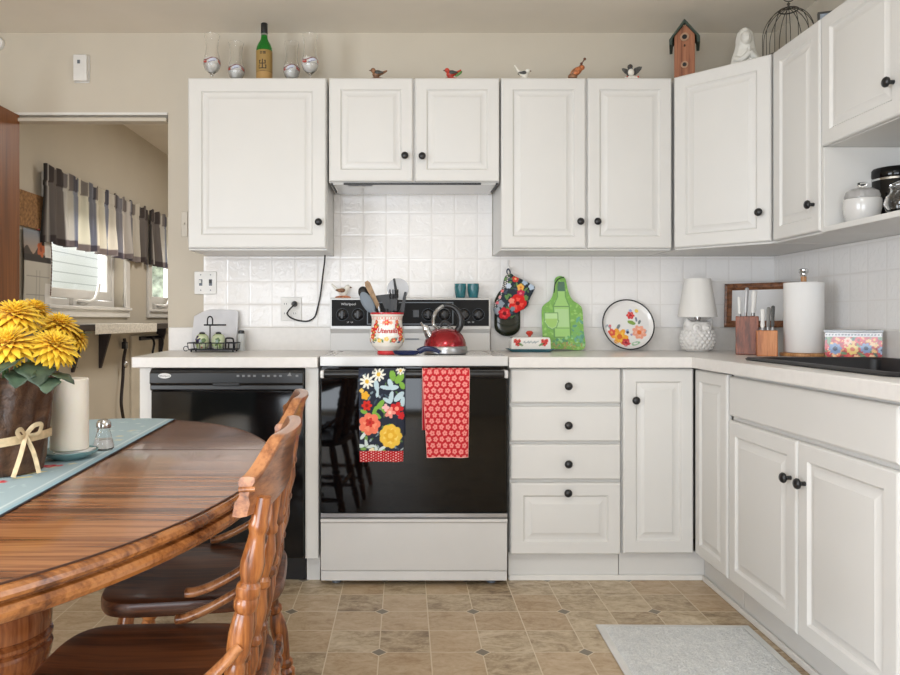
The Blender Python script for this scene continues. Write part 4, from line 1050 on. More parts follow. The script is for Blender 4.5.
# mitt
MY = WY-.064
ol = smooth2(wq([(507.5,273.5),(511,273.5),(515,276.5),(523,280),(530,283.6),(534.6,287),(533,292),(530.5,297),(528.6,302),(527.4,306),(524,309),(520.5,310.5),(517,314),(512,318),(506,319.6),(500,318.8),(496,315),(493.6,309.5),(494.5,304),(498,299),(500.5,292),(503,285),(504.5,278)], MY), 4)
qx = lambda a, b: ((a-CX)*MY/F, H-(b-CY)*MY/F)
def mitt_paint(U, V):
    k = MY/F; p = Paint(U, V, (40,48,58)); rnd = random.Random(11)
    g = 1.9*k; x0, y0 = qx(494, 310); x1, y1 = qx(506, 285)
    m = ((U-x0)*(y1-y0)-(V-y0)*(x1-x0) < 0)
    p.put(m, (52,60,66)); iu = np.floor(U/g); du = U-(iu+.5)*g; dv = ((V+(iu % 2)*g/2) % g)-g/2
    p.put(m & (np.hypot(du, dv) < .62*k), (226,218,208))
    for i in range(70):
        a, b = rnd.uniform(501,533), rnd.uniform(275,318); x, y = qx(a, b)
        if a < 504 and b < 312: continue
        p.leaf(x, y, rnd.uniform(3,6)*k, rnd.uniform(1.4,2.6)*k, rnd.uniform(0,3), rnd.choice([(84,120,70),(60,88,60),(150,170,180),(104,140,80),(70,80,96)]))
    def F_(a, b, r_, n, c, e=None, c2=None, cut=.25, er=.3): x, y = qx(a, b); p.flower(x, y, r_*k, n, c, e, a, cut, er, c2)
    F_(508,286,3,6,(196,206,220)); F_(524.5,282.5,3,5,(178,196,216)); F_(531,287,3.4,5,(190,206,224)); F_(520,287.5,3.8,5,(236,178,80),(220,120,60)); F_(515,279,3.6,5,(214,60,56),(240,190,120))
    F_(520,293.5,4.2,6,(196,44,74),(230,120,130)); F_(525,298,3,5,(110,140,80)); F_(496.5,311,4,5,(150,158,168)); F_(500,304,4,5,(140,150,160))
    F_(517,303.5,9.2,7,(214,34,30),(120,20,22),(236,84,70),.15,.22); F_(511,301,3,5,(240,140,120)); F_(504,313.5,6.2,6,(204,30,42),(110,16,24),(228,76,76),.2,.32)
    F_(512,309,2.6,5,(120,140,150)); F_(499,297,2,4,(236,170,170)); F_(502,291,1.6,4,(236,120,120)); F_(497,303,1.6,4,(230,110,120)); return p
c = P(514,319,MY)
r = thing('oven_mitt', 'floral quilted oven mitt hanging on the tiles over a dark green bottle', 'oven mitt', (c.x, MY, c.z))
painted_slab('mitt', ol, .014, lambda u, v, w: (u, MY-w, v), mitt_paint, P_CLOTH, r, step=.0026, puff=.012)
lp_ = smoothpath([P(507.8,275,MY-.002), P(506.8,271.5,MY+.01), P(508.2,268.8,MY+.025), P(510,271.5,MY+.01), P(510.2,275,MY-.002)], 4)
obj('hanging_loop', MB().tube(lp_, .0032, 8), mat('navy tape', (52,62,86), .8), r)
h = P(508.2,268.2,WY); single('wall_hook', MB().turned([(.012,.0),(.012,.004),(.004,.006),(.004,.03),(.008,.034),(0,.038)], (h.x, WY+.0005, h.z-.004), (0,-1,.1), 14).tube([h+Vector((0,-.004,0)), h+Vector((0,-.006,.04))], .003, 6), PLATEW, 'small white adhesive hook on the tiles holding the floral mitt', 'hook', h)

# butter dish
Y = 3.40; X = P(529.5,0,Y).x
kb_ = Y/F
r = thing('butter_dish', 'white butter dish with red flowers on a teal base', 'butter dish', (X, Y, CZ))
hw = 22.8*kb_
def rrect(w, d, z, rad, cx=X, cy=Y, n=6):
    pts = []
    for sx_, sy_, s in ((1,1,0),(-1,1,1),(-1,-1,2),(1,-1,3)):
        for i in range(n): t = PI/2*(s+i/(n-1)); pts.append((cx+sx_*(w-rad)+rad*math.cos(t), cy+sy_*(d-rad)+rad*math.sin(t), z))
    return pts
obj('base', MB().loops([rrect(hw*.86,.045,CZ,.015), rrect(hw*.9,.049,CZ+.004,.015), rrect(hw,.06,CZ+.012,.012), rrect(hw*.99,.059,CZ+.0145,.012), rrect(hw*.86,.05,CZ+.009,.012)]), mat('teal grey glaze', (66,112,124), .2), r)
def butter_paint(U, V):
    p = Paint(U, V, (236,232,226)); k = kb_
    for s in (-1, 1):
        for (a, b, rd) in ((13,7,2.9),(15.2,9.5,2.3),(11.5,9.8,1.8)): p.flower(s*a*k, b*k, rd*k, 5, (206,46,50), (120,40,36), col2=(230,96,86))
        p.leaf(s*10*k, 6*k, 5*k, 2*k, .5*s, (104,140,92))
    for i in range(14): p.ell((-7+i*1.05)*k, (8.3+.5*math.sin(i*2.1))*k, .55*k, .9*k, 0, (170,176,178))
    return p
hl = 19.5*kb_; ht = 12.5*kb_
L = []; zb = CZ+.0095
pr = [(hl,.041,0),(hl,.041,.006),(hl*.985,.040,ht*.75),(hl*.96,.038,ht*.93),(hl*.9,.033,ht),(hl*.35,.012,ht+.002),(.004,.004,ht+.002)]
pp = []
for (a0_, b0_, c0_), (a1_, b1_, c1_) in zip(pr, pr[1:]):
    for i in range(12): t = i/12; pp.append((lerp(a0_,a1_,t), lerp(b0_,b1_,t), lerp(c0_,c1_,t)))
pp.append(pr[-1]); U, V = [], []
for w_, d_, z_ in pp:
    l = []
    m_ = 44
    for s in range(m_): l.append((X-w_+2*w_*s/m_, Y-d_, zb+z_))
    for s in range(8): l.append((X+w_, Y-d_+2*d_*s/8, zb+z_))
    for s in range(m_): l.append((X+w_-2*w_*s/m_, Y+d_, zb+z_))
    for s in range(8): l.append((X-w_, Y+d_-2*d_*s/8, zb+z_))
    L.append(l); U += [p[0]-X for p in l]; V += [z_+.003]*len(l)
ld = obj('lid', MB().loops(L), P_GLAZE, r, angle=50)
setcol(ld, butter_paint(np.array(U), np.array(V)).c)
obj('lid_knob', MB().lathe([(.006,0),(.007,.006),(.016,.014),(.0175,.02),(.012,.027),(0,.029)], (X, Y, zb+ht+.0015), 20), CRIM, ld)

# green bottle-shaped board
gy0, gy1 = 3.474, 3.542
kg = 3.52/F
gq = lambda a, b: ((a-561.5)*kg, (349.5-b)*kg)
ol = smooth2([gq(a, b) for a, b in ((541.6,349.2),(561,349.4),(581.6,349.2),(582,330),(581.6,310),(578.5,304.5),(572.5,300),(569,293),(567.3,284),(565.8,277.5),(560.8,275.2),(556,277.5),(554.8,284),(553.2,293),(549.8,300),(544,304.5),(541.2,310),(541,330))], 5)
def board_paint(U, V):
    p = Paint(U, V, (120,176,84)); k = kg; rnd = random.Random(21)
    for i in range(240):
        a, b = rnd.uniform(540,583), rnd.uniform(275,350); x, y = gq(a, b)
        p.leaf(x, y, rnd.uniform(2,6)*k, rnd.uniform(1.2,3)*k, rnd.uniform(0,3), rnd.choice([(144,196,98),(122,176,78),(152,202,108),(112,166,74)]))
    pg = lambda pts, c: p.put(poly_mask(U, V, [gq(a, b) for a, b in pts]), c)
    pg([(557.4,283),(565.5,283),(566,297),(569.4,306),(569.6,338),(552.3,338),(552.5,306),(556.8,297)], (100,150,84))
    pg([(558.4,283),(564.5,283),(565,297),(568.2,306),(568.4,337),(553.4,337),(553.6,306),(557.8,297)], (158,206,120))
    pg([(558.6,281),(564.8,281),(565.2,291),(557.8,291)], (70,112,92))
    pg([(553.4,306),(568.4,306),(568.4,307),(553.4,307)], (96,140,84)); pg([(554,309),(567.8,309),(567.8,327),(554,327)], (176,214,150)); pg([(553.4,328),(568.4,328),(568.4,328.8),(553.4,328.8)], (96,140,84))
    pg([(543.2,312.5),(557.6,312.5),(557.8,322),(555.6,328),(551,330.2),(546.5,328),(543,322)], (112,160,96))
    pg([(544.2,313.3),(556.6,313.3),(556.8,322),(554.8,327),(551,329),(547.3,327),(544,322)], (186,222,158)); pg([(544.4,319),(556.4,319),(556,323),(554.4,326.5),(551,328.4),(547.6,326.5),(544.8,323)], (160,204,112))
    for i in range(60):
        a, b = rnd.uniform(551,582), rnd.uniform(330,346)
        if b < 337-(a-566)*.28: continue
        x, y = gq(a, b); p.ell(x, y, 1.5*k, 1.5*k, 0, rnd.choice([(112,176,110),(92,160,104),(150,204,140),(84,150,110),(170,214,130)]))
    for i in range(26): x, y = gq(rnd.uniform(571,581), rnd.uniform(318,342)); p.leaf(x, y, 5*k, 2.6*k, rnd.uniform(0,3), rnd.choice([(92,150,128),(104,166,140),(120,180,100)]))
    for i in range(40): x, y = gq(rnd.uniform(542,581), rnd.uniform(343,349.5)); p.leaf(x, y, 4*k, 1.2*k, rnd.uniform(0,3), rnd.choice([(156,180,90),(170,150,96),(120,170,80)]))
    return p
dv_ = Vector((0, gy1-gy0, .362)).normalized(); nv_ = Vector((0, -dv_.z, dv_.y)); xg = P(561.5,0,3.52).x
r = thing('bottle_board', 'green bottle-shaped glass board with painted wine scene leaning on the tiles', 'board', (xg, gy0, CZ))
painted_slab('board', ol, .006, lambda u, v, w: Vector((xg+u, gy0, CZ+.008))+dv_*v+nv_*w, board_paint, P_GLAZE, r, step=.0024)
def on_board(a, b, w): u, v = gq(a, b); return Vector((xg+u, gy0, CZ+.008))+dv_*v+nv_*w
obj('cord', MB().tube(smoothpath([on_board(564.5,276.5,.006), on_board(559,278.5,.009), on_board(555.5,283,.008), on_board(554.6,288,.007), on_board(554,292.5,.006)], 4), .0024, 6), mat('dark green cord', (40,56,44), .8), r)

# enamel plate leaning on the upstand
kp = 3.5/F; pc = (628, 324)
th_ = math.atan2(.252, .068); pr_ = 26.2*kp
def pl(u, v, w): return Vector((P(628,0,3.5).x+u, 3.476, CZ+.001)) + Vector((0, math.cos(th_), math.sin(th_)))*(v+pr_) + Vector((0, -math.sin(th_), math.cos(th_)))*w
def plate_paint(U, V):
    p = Paint(U, V, (236,233,230)); k = kp
    q = lambda a, b: ((a-628)*k, (324-b)*k)
    def F_(a, b, r_, n, c, e=None, c2=None, cut=.25, er=.3): x, y = q(a, b); p.flower(x, y, r_*k, n, c, e, a, cut, er, c2)
    def L_(a, b, l, w_, t, c): x, y = q(a, b); p.leaf(x, y, l*k, w_*k, R(t), c)
    for a, b, l, w_, t, c in ((632,321.5,8,4,160,(132,164,74)),(640,321,5,2.5,70,(120,132,130)),(637,318,5,2,100,(120,132,150)),(618.5,326,6,3,60,(120,128,130)),(634.5,343,9,4,15,(150,190,150)),(610,327,5,2,120,(140,150,150)),(607,325,4,2,40,(150,160,170)),(627,330,4,2.5,45,(150,180,214)),(638,310,4,2,70,(140,150,190)),(645,331,4,2,60,(160,170,180))): L_(a, b, l, w_, t, c)
    x, y = q(634.5, 343); p.ell(x, y, 2.6*k, .9*k, .2, (238,236,232))
    F_(631.5,314,4.2,6,(214,56,60),(160,30,44),(236,110,100)); F_(638,309.5,2,5,(240,206,90)); F_(632,309,1.8,5,(150,160,206)); F_(627.5,331.5,1.6,5,(64,62,90)); F_(631,334,1.4,4,(170,160,196))
    F_(639,331.5,7.4,8,(244,168,140),(238,120,60),(248,196,172)); F_(619,336,9,6,(244,168,48),(226,110,40),(250,196,70),.45); F_(611.5,331.5,4,5,(224,84,60),(240,160,80)); F_(625,342,4.4,5,(204,56,66),(150,30,50),(226,100,100)); F_(610,325,1.6,4,(214,120,130)); return p
r = thing('enamel_plate', 'white enamel plate with black rim and flowers leaning on the wall', 'plate', (P(628,0,3.5).x, 3.476, CZ))
n_r, n_t = 42, 120; L = []; U, V = [], []
for i in range(n_r+1):
    rr0 = pr_*.965*max(i/n_r, .001); w_ = .004+(.012*ss((rr0/pr_-.8)/.2)); l = []
    for j in range(n_t): a = 2*PI*j/n_t; l.append(pl(rr0*math.cos(a), rr0*math.sin(a), w_)); U.append(rr0*math.cos(a)); V.append(rr0*math.sin(a))
    L.append(l)
for rr0, w_ in ((pr_*.965,.012),(pr_*.75,.0005),(pr_*.001,.0005)):
    l = []
    for j in range(n_t): a = 2*PI*j/n_t; l.append(pl(rr0*math.cos(a), rr0*math.sin(a), w_)); U.append(9); V.append(9)
    L.append(l)
o = obj('dish', MB().loops(L), P_GLAZE, r, angle=60); setcol(o, plate_paint(np.array(U), np.array(V)).c)
obj('rim', MB().tube([pl(pr_*.975*math.cos(2*PI*i/60), pr_*.975*math.sin(2*PI*i/60), .0165) for i in range(60)], .0032, 8, closed=True), BLACK, r)

# owl lamp
X, Y = P(697.5,0,3.42).x, 3.42
r = thing('table_lamp', 'white ceramic owl lamp with white shade on the back counter', 'lamp', (X, Y, CZ))
mb = MB(); L = []
for rx, z in ((.0,0),(.052,0),(.056,.004),(.068,.025),(.074,.05),(.073,.08),(.066,.105),(.064,.125),(.06,.14),(.03,.146),(.0,.146)):
    L.append([(X+max(rx,1e-4)*math.cos(a), Y+max(rx,1e-4)*.85*math.sin(a), CZ+z) for a in [2*PI*i/48 for i in range(48)]])
mb.loops(L)
for s in (-1, 1):
    mb.turned([(.022,0),(.015,.02),(.0,.042)], (X+s*.046, Y-.012, CZ+.125), (s*.35,-.1,1), 14)
    mb.turned([(.022,0),(.02,.006),(.008,.008),(.007,.013),(0,.016)], (X+s*.024, Y-.050, CZ+.112), (s*.15,-1,.1), 20)
mb.turned([(.008,0),(0,.02)], (X, Y-.052, CZ+.1), (0,-1,-.6), 10)
for row in range(6):
    z = .018+row*.0145; n = 20
    rr0 = (.064,.071,.0745,.0745,.072,.069)[row]
    for k in range(n):
        a = 2*PI*(k+.5*(row % 2))/n; q = Vector((X+rr0*math.cos(a), Y+rr0*.85*math.sin(a), CZ+z))
        mb.ball(q, .0105, .0105, .011, 8)
OWL = mat('white ceramic', (226,223,219), .25, var=.01)
obj('owl_base', mb, OWL, r, remesh=.0026)
obj('socket', MB().lathe([(.012,.146),(.013,.15),(.013,.17),(.009,.172),(.009,.19),(0,.19)], (X, Y, CZ), 18), CHROME, r)
for s in (-1, 1): obj('harp', MB().tube([(X+s*.008,Y,CZ+.146),(X+s*.014,Y,CZ+.158),(X+s*.014,Y,CZ+.2)], .002, 6), STEEL, r)
SHD = NT('white lamp shade').set(Base_Color=rgba((230,227,222)), Roughness=.8).m
sh0, sh1 = CZ+.163, CZ+.345
obj('lamp_shade', MB().loops([[(X+q*math.cos(a), Y+q*math.sin(a), z) for a in [2*PI*i/48 for i in range(48)]] for q, z in ((.0885,sh0),(.0885,sh0+.003),(.0585,sh1-.003),(.0585,sh1),(.0565,sh1),(.0565,sh1-.003),(.0865,sh0+.003),(.0865,sh0),(.0885,sh0))], False, False), SHD, r)
obj('shade_ring', MB().tube([(X-.057,Y,sh1-.012),(X,Y,sh1-.012),(X+.057,Y,sh1-.012)], .002, 6), STEEL, r)

# walnut picture frame across the corner, standing on the upstand
UZ = 1.0466
A, B = Vector((1.579, 3.551, UZ)), Vector((1.8165, 3.3135, UZ))
wd = (B-A).length; ex = (B-A)/wd; ey = Vector((-ex.y, ex.x, 0)); lean_ = R(3)
upv = Vector((0,0,1))*math.cos(lean_)+ey*math.sin(lean_); nrm = ey*math.cos(lean_)-Vector((0,0,1))*math.sin(lean_)
fr_ = lambda u, v, w: A+ex*u+upv*v+nrm*w
hg = .212
r = thing('picture_frame', 'walnut picture frame with pale print standing across the counter corner', 'picture', A+ex*wd/2)
fw_ = .032
def fl_(i, w): return [fr_(i, i, w), fr_(wd-i, i, w), fr_(wd-i, hg-i, w), fr_(i, hg-i, w)]
LL = [fl_(0, .0), fl_(0, -.016), fl_(.004, -.02), fl_(.012, -.017), fl_(.02, -.018), fl_(fw_-.003, -.010), fl_(fw_, -.006), fl_(fw_, 0)]
LL.append(LL[0])
obj('frame', MB().loops(LL, False, False), FRAMEW, r, angle=20)
def print_paint(U, V):
    p = Paint(U, V, (222,221,220)); rnd = random.Random(2)
    for i in range(6): p.rect(.05+i*.03, .07, .052+i*.03, .13, (200,200,202))
    return p
o = painted_slab('print', [(fw_,fw_),(wd-fw_,fw_),(wd-fw_,hg-fw_),(fw_,hg-fw_)], .003, lambda u, v, w: fr_(u, v, -.003-w), print_paint, P_MATT, r, step=.02)

# knife blocks, both turned towards the room
BA = R(-25)
def tb(x, y, z):
    dx, dy = x-X, y-Y; return (X+dx*math.cos(BA)-dy*math.sin(BA), Y+dx*math.sin(BA)+dy*math.cos(BA), z)
def tbox(x0, y0, z0, x1, y1, z1):
    return MB().loops([[tb(a, b, z) for a, b in ((x0,y0),(x1,y0),(x1,y1),(x0,y1))] for z in (z0, z1)])
def knife(label, foot, tip, w, col, parent_group, bolster=False):
    f, t = Vector(foot), Vector(tip); d = (t-f).normalized()
    k = thing('knife', label, 'knife', f, 0, parent_group)
    sd = d.cross(Vector((0,1,0))).normalized()
    def sec(p, a, b): return [p+sd*(a*math.cos(q))+Vector((0,1,0))*(b*math.sin(q)) for q in [2*PI*i/12 for i in range(12)]]
    ln = (t-f).length
    obj('handle', MB().loops([sec(f+d*(ln*q), w*s, w*.62*s) for q, s in ((.12,.8),(.2,1),(.5,.88),(.85,1.08),(.97,.95),(1,.5))]), col, k)
    obj('bolster', MB().loops([sec(f+d*(ln*q), w*.75, w*.5) for q in (0,.12)]), STEEL, k)
    return k
X, Y = P(747,0,3.14).x, 3.14; kk = Y/F
r = thing('knife_block', 'tall red-brown wooden knife block beside the picture frame', 'knife block', (X, Y, CZ))
hw, hh = 10.4*kk, 38*kk
tp = lambda x, y, z: tb(x, y+(z-CZ)*.12, z)
L = [[tp(X+a*hw, Y+b*.05, CZ+z) for a, b in ((-1,-1),(1,-1),(1,1),(-1,1))] for z in (0, hh)]
obj('block', MB().loops(L), BLOCKD, r, bevel=.003)
for dx in (-.3, .3): obj('slot', tbox(X+dx*hw-.014, Y-.03+.019, CZ+hh-.0005, X+dx*hw+.014, Y-.027+.019, CZ+hh+.0008), BLACK, r)
STH = mat('steel knife handle', (186,186,188), .35, .5)
GRH = mat('grey knife handle', (128,126,122), .5); 
KG1, KG2 = 'knives in the tall red-brown block', 'knives in the low orange block'
zt_ = CZ+hh+.0012
knife('thin pale handled knife at the left of the tall red-brown block', tb(X-.028, Y+.03, zt_), tb(X-.030, Y+.042, zt_+.085), .0085, PLATEW, KG1)
knife('long steel handled knife standing tallest in the red-brown block', tb(X-.006, Y+.02, zt_), tb(X+.001, Y+.034, zt_+.125), .0085, STH, KG1)
knife('broad pale handled knife in the right half of the red-brown block', tb(X+.024, Y+.02, zt_), tb(X+.030, Y+.034, zt_+.112), .0115, PLATEW, KG1)
X, Y = P(766.8,0,3.0).x, 3.0; kk = Y/F
r = thing('knife_block', 'low orange wooden knife block left of the paper towels', 'knife block', (X, Y, CZ))
hw, hh = 9.4*kk, 25.5*kk
obj('block', MB().loops([[tb(X+a*hw, Y+b*.042+z*.1, CZ+z) for a, b in ((-1,-1),(1,-1),(1,1),(-1,1))] for z in (0, hh)]), BLOCKL, r, bevel=.003)
for dx in (-.3, .4): obj('slot', tbox(X+dx*hw-.010, Y-.012, CZ+hh-.0005, X+dx*hw+.010, Y-.009, CZ+hh+.0008), BLACK, r)
zt_ = CZ+hh+.0012
knife('pale handled knife at the left of the low orange block', tb(X-.016, Y-.004, zt_), tb(X-.0145, Y+.008, zt_+.088), .009, PLATEW, KG2)
knife('dark grey handled knife in the middle of the orange block', tb(X+.005, Y+.008, zt_), tb(X+.008, Y+.02, zt_+.096), .0085, GRH, KG2)
knife('slim dark handled knife at the right of the orange block', tb(X+.021, Y-.004, zt_), tb(X+.024, Y+.01, zt_+.102), .0075, DGREY, KG2)

# paper towel on its stand
X, Y = P(803,0,3.0).x, 2.995; kk = Y/F
r = thing('paper_towel_holder', 'wooden paper towel stand with chrome tip beside the sink', 'holder', (X, Y, CZ))
obj('base', MB().lathe([(0,0),(.087,0),(.09,.003),(.09,.010),(.086,.014),(0,.014)], (X, Y, CZ), 40), PLY, r)
obj('pole', MB().lathe([(.0,.014),(.011,.014),(.011,.33),(0,.33)], (X, Y, CZ), 18), PLY, r)
obj('finial', MB().lathe([(.012,.331),(.014,.337),(.014,.342),(.018,.347),(.0185,.358),(.014,.362),(0,.363)], (X, Y, CZ), 24), CHROME, r)
PAP = NT('white paper'); pco = PAP.coord(); PAP.set(Base_Color=rgba((234,232,229)), Roughness=.9); PAP.bump(PAP.noise(pco, 160, 2), .12, .002); PAP = PAP.m
L = [[(X+q*math.cos(a), Y+q*math.sin(a), CZ+z) for a in [2*PI*i/64 for i in range(64)]] for q, z in ((.02,.0148),(.073,.0148),(.0755,.018),(.0755,.302),(.073,.305),(.02,.305),(.02,.0148))]
single('paper_towel_roll', MB().loops(L, False, False), PAP, 'full white paper towel roll on the wooden stand', 'paper towel', (X, Y, CZ+.0148))
# floral tin by the sink, facing the room
hz = .101; W_ = .185; TA = R(-28); TD = .052
tr0 = Vector((1.780, 2.685, 0)); te = Vector((math.cos(TA), math.sin(TA), 0)); tn = Vector((-te.y, te.x, 0)); t0 = tr0-te*W_
tf = lambda u, d, z: t0+te*u+tn*d+Vector((0,0,z))
c = tf(W_/2, TD/2, CZ)
r = thing('floral_tin', 'rectangular tin with bright red and blue flowers behind the sink', 'tin', c)
def tin_paint(U, V):
    p = Paint(U, V, (182,36,38)); rnd = random.Random(9)
    for i in range(110): p.leaf(rnd.uniform(0,W_), rnd.uniform(0,hz), .022, .011, rnd.uniform(0,3), rnd.choice([(92,130,80),(120,150,96),(206,52,48),(226,90,70),(240,190,120),(170,36,44),(60,84,66)]))
    for i in range(16): p.flower(rnd.uniform(0,W_), rnd.uniform(.005,hz-.02), rnd.uniform(.007,.013), 6, rnd.choice([(222,60,52),(244,200,150),(236,130,90),(206,40,50)]), (250,220,150))
    for x, y, rd, c1, c2 in ((.034,.04,.022,(120,146,188),(36,44,74)),(.134,.043,.02,(126,150,190),(36,44,74)),(.186,.036,.016,(150,170,196),(60,70,100)),(.09,.038,.021,(240,206,110),(214,110,60)),(.075,.07,.014,(246,206,180),(230,120,90)),(.11,.073,.012,(214,40,46),(120,20,30)),(.16,.075,.012,(214,60,56),(240,190,110))): p.flower(x, y, rd, 8, c1, c2, x*90, .2, .38)
    p.rect(-1, hz-.016, 1, 1, (214,210,206)); g = .0105
    p.put((V > hz-.016)&(np.hypot(((U % g)-g/2), V-(hz-.008)) < .0034), (70,76,88)); return p
o = painted_slab('tin_body', [(0,0),(W_,0),(W_,hz),(0,hz)], TD, lambda u, v, w: tf(u, TD/2-w, CZ+v), tin_paint, P_GLAZE, r, step=.0026)
obj('lid', MB().loops([[tf(-.001+i, -.001+i, z), tf(W_+.001-i, -.001+i, z), tf(W_+.001-i, TD+.001-i, z), tf(-.001+i, TD+.001-i, z)] for i, z in ((0,CZ+hz+.0005),(-.002,CZ+hz+.002),(-.002,CZ+hz+.009),(.003,CZ+hz+.012))]), mat('clear pale lid', (206,208,210), .2, Transmission_Weight=.4), r)
# ---------------------------------------------------------------- rug
def rug_material():
    n = NT('pale loop pile'); co = n.coord(); f = n.noise(co, 150, 3, .7)
    n.lk(n.ramp(n.math('ADD', n.math('MULTIPLY', f, .7), n.math('MULTIPLY', n.noise(co, 26, 3), .3)), [(.36, rgba((204,207,208))), (.64, rgba((238,239,237)))]), n.b.inputs['Base Color'])
    n.set(Roughness=.95, Sheen_Weight=.2); n.bump(f, .9, .008); return n.m
rc = Vector((.934, 2.12, 0)); rx_, ry_ = .268, .42
r = thing('rug', 'pale grey bath-mat style rug on the floor before the sink cabinet', 'rug', rc, R(-1), local=True)
nx, ny = 90, 140; rnd = random.Random(4)
mb = MB(); pts = []
for j in range(ny+1):
    for i in range(nx+1):
        u, v = i/nx*2-1, j/ny*2-1; x, y = u*(rx_-.022), v*(ry_-.022)
        e = min((1-abs(u))*rx_, (1-abs(v))*ry_); pts.append((x, y, .006+.010*ss(e/.02)+(rnd.random()-.5)*.0045*ss(e/.01)))
mb.add(pts, [(j*(nx+1)+i, j*(nx+1)+i+1, (j+1)*(nx+1)+i+1, (j+1)*(nx+1)+i) for j in range(ny) for i in range(nx)])
obj('pile', mb, rug_material(), r, angle=90)
bd = MB().cells([-rx_, -rx_+.024, rx_-.024, rx_], [-ry_, -ry_+.024, ry_-.024, ry_], lambda i, j: not (i == 1 and j == 1), .0008, .0078, lambda u, v, w: (u, v, w))
obj('border', bd, mat('pale cotton border', (216,216,214), .95, bump=.3, bscale=300), r, bevel=.003)

# ---------------------------------------------------------------- table
TX, TYC, TW, TL, TTZ = -.845, 1.488, .545, .815, .764
def ell(o_, z, n=128):
    pts = []
    for i in range(n):
        a = 2*PI*i/n; x, y = TW*math.cos(a), TL*math.sin(a); nx_, ny_ = math.cos(a)/TW, math.sin(a)/TL; l = math.hypot(nx_, ny_)
        pts.append((TX+x+nx_/l*o_, TYC+y+ny_/l*o_, TTZ+z))
    return pts
r = thing('dining_table', 'oval oak pedestal dining table with a blue runner and flowers on top', 'table', (TX, TYC, 0))
tp_ = obj('tabletop', MB().loops([ell(-.003, -.022), ell(0, -.004), ell(0, -.0005), ell(-.0012, 0)]), TABLE, r)
for y in (1.765,):
    hwid = TW*math.sqrt(1-((y-TYC)/TL)**2)-.003
    obj('leaf_seam', MB().box(TX-hwid, y-.0014, TTZ-.001, TX+hwid, y+.0014, TTZ+.0003), mat('dark seam', (70,40,24), .6), tp_)
pr = [(-.002,-.0035),(.001,-.0022),(.006,-.003),(.011,-.007),(.013,-.013),(.011,-.018),(.005,-.022),(.001,-.023),(.002,-.0245),(.009,-.0265),(.0135,-.033),(.0135,-.039),(.009,-.0465),(.002,-.050),(-.03,-.050),(-.03,-.0225),(-.004,-.0225),(-.002,-.0035)]
obj('moulded_edge', MB().loops([ell(a, b) for a, b in pr], False, False), TEDGE, r, angle=28)
obj('inlay_line', MB().loops([ell(-.0016,-.0002), ell(-.0016,.0003), ell(.0012,.0002), ell(.0012,-.0022), ell(-.0016,-.0002)], False, False), mat('dark seam', (70,40,24), .6), r)
obj('apron', MB().loops([ell(-.12, -.023), ell(-.12, -.088), ell(-.145, -.088), ell(-.145, -.023), ell(-.12, -.023)], False, False), TEDGE, r)
obj('subtop', MB().box(TX-.3, TYC-.45, TTZ-.06, TX+.3, TYC+.45, TTZ-.023), TEDGE, r)
PW = wood('oak pedestal', (66,32,16), (110,58,30), (146,88,48), 2, .26, .5, .8)
obj('pedestal', MB().lathe([(0,.1),(.07,.1),(.075,.16),(.062,.2),(.06,.26),(.075,.31),(.093,.352),(.104,.39),(.107,.406),(.104,.413),(.099,.417),(.104,.421),(.107,.425),(.107,.431),(.104,.435),(.099,.439),(.104,.443),(.1055,.47),(.101,.52),(.092,.58),(.085,.64),(.1,.66),(.1,.70),(0,.70)], (TX, TYC, 0), 56), PW, r, angle=25)
for k in range(4):
    a = R(20)+PI/2*k; d = Vector((math.cos(a), math.sin(a), 0))
    pts = [Vector((TX,TYC,0))+d*q+Vector((0,0,z)) for q, z in ((.05,.2),(.12,.21),(.2,.17),(.27,.09),(.33,.045),(.38,.04))]
    pt = smoothpath(pts, 5); n_ = len(pt)
    obj('foot', MB().tube(pt, [lerp(.045, .03, i/n_) for i in range(n_)], 14), PW, r)

# runner
def run_paint(U, V):
    p = Paint(U, V, (166,186,192)); rnd = random.Random(8)
    p.put((U > RWID-.012), (150,180,192)); p.put((np.abs(U-(RWID-.022)) < .0014), (206,216,216)); p.put((U < .012), (150,180,192))
    for i in range(120):
        x, y = rnd.uniform(.03, RWID-.035), rnd.uniform(0, 1.8); c = rnd.choice([(206,214,210),(206,214,210),(192,206,206),(214,206,176)])
        p.flower(x, y, rnd.uniform(.007,.012), 5, c, None, rnd.random()*3, .4)
    for i in range(40):
        x, y = rnd.uniform(.03, RWID-.035), rnd.uniform(0, 1.8); p.leaf(x, y, .03, .004, rnd.uniform(0,3), (186,206,206))
    for cx_, cy_, rd in ((-.768,1.553,.017),(-.748,1.558,.010),(-.79,1.40,.016),(-.83,1.37,.014)):
        v = cy_-RY0; u = cx_-(rxr(cy_)-RWID); p.flower(u, v, rd, 5, (206,44,58), (238,150,150), col2=(224,84,90))
    for cx_, cy_ in ((-.775,1.47),(-.76,1.49),(-.765,1.44)):
        v = cy_-RY0; u = cx_-(rxr(cy_)-RWID); p.leaf(u, v, .034, .012, .5, (222,208,140))
    return p
RWID, RY0 = .335, .72
def rxr(y): return -.652+(y-1.159)*-.0703
def run_f(u, v):
    y = RY0+v; x = rxr(y)-RWID+u
    ye = TYC+TL*math.sqrt(max(.05, 1-((x-TX)/TW)**2))+.002
    z = TTZ+.0021
    if y <= ye: return (x, y, z)
    q = y-ye; rd = .026
    if q < rd*PI/2: a = q/rd; return (x, ye+rd*math.sin(a), z-rd+rd*math.cos(a))
    return (x, ye+rd+.0, z-rd-(q-rd*PI/2))
us = np.linspace(0, RWID, 76); vs = np.linspace(0, 1.75, 330)
r = thing('table_runner', 'light blue table runner with pale flowers lying along the oak table', 'table runner', (TX, TYC, TTZ+.0005))
rc_ = sheet('cloth', us, vs, run_f, run_paint, P_CLOTH, r, solid=.002)
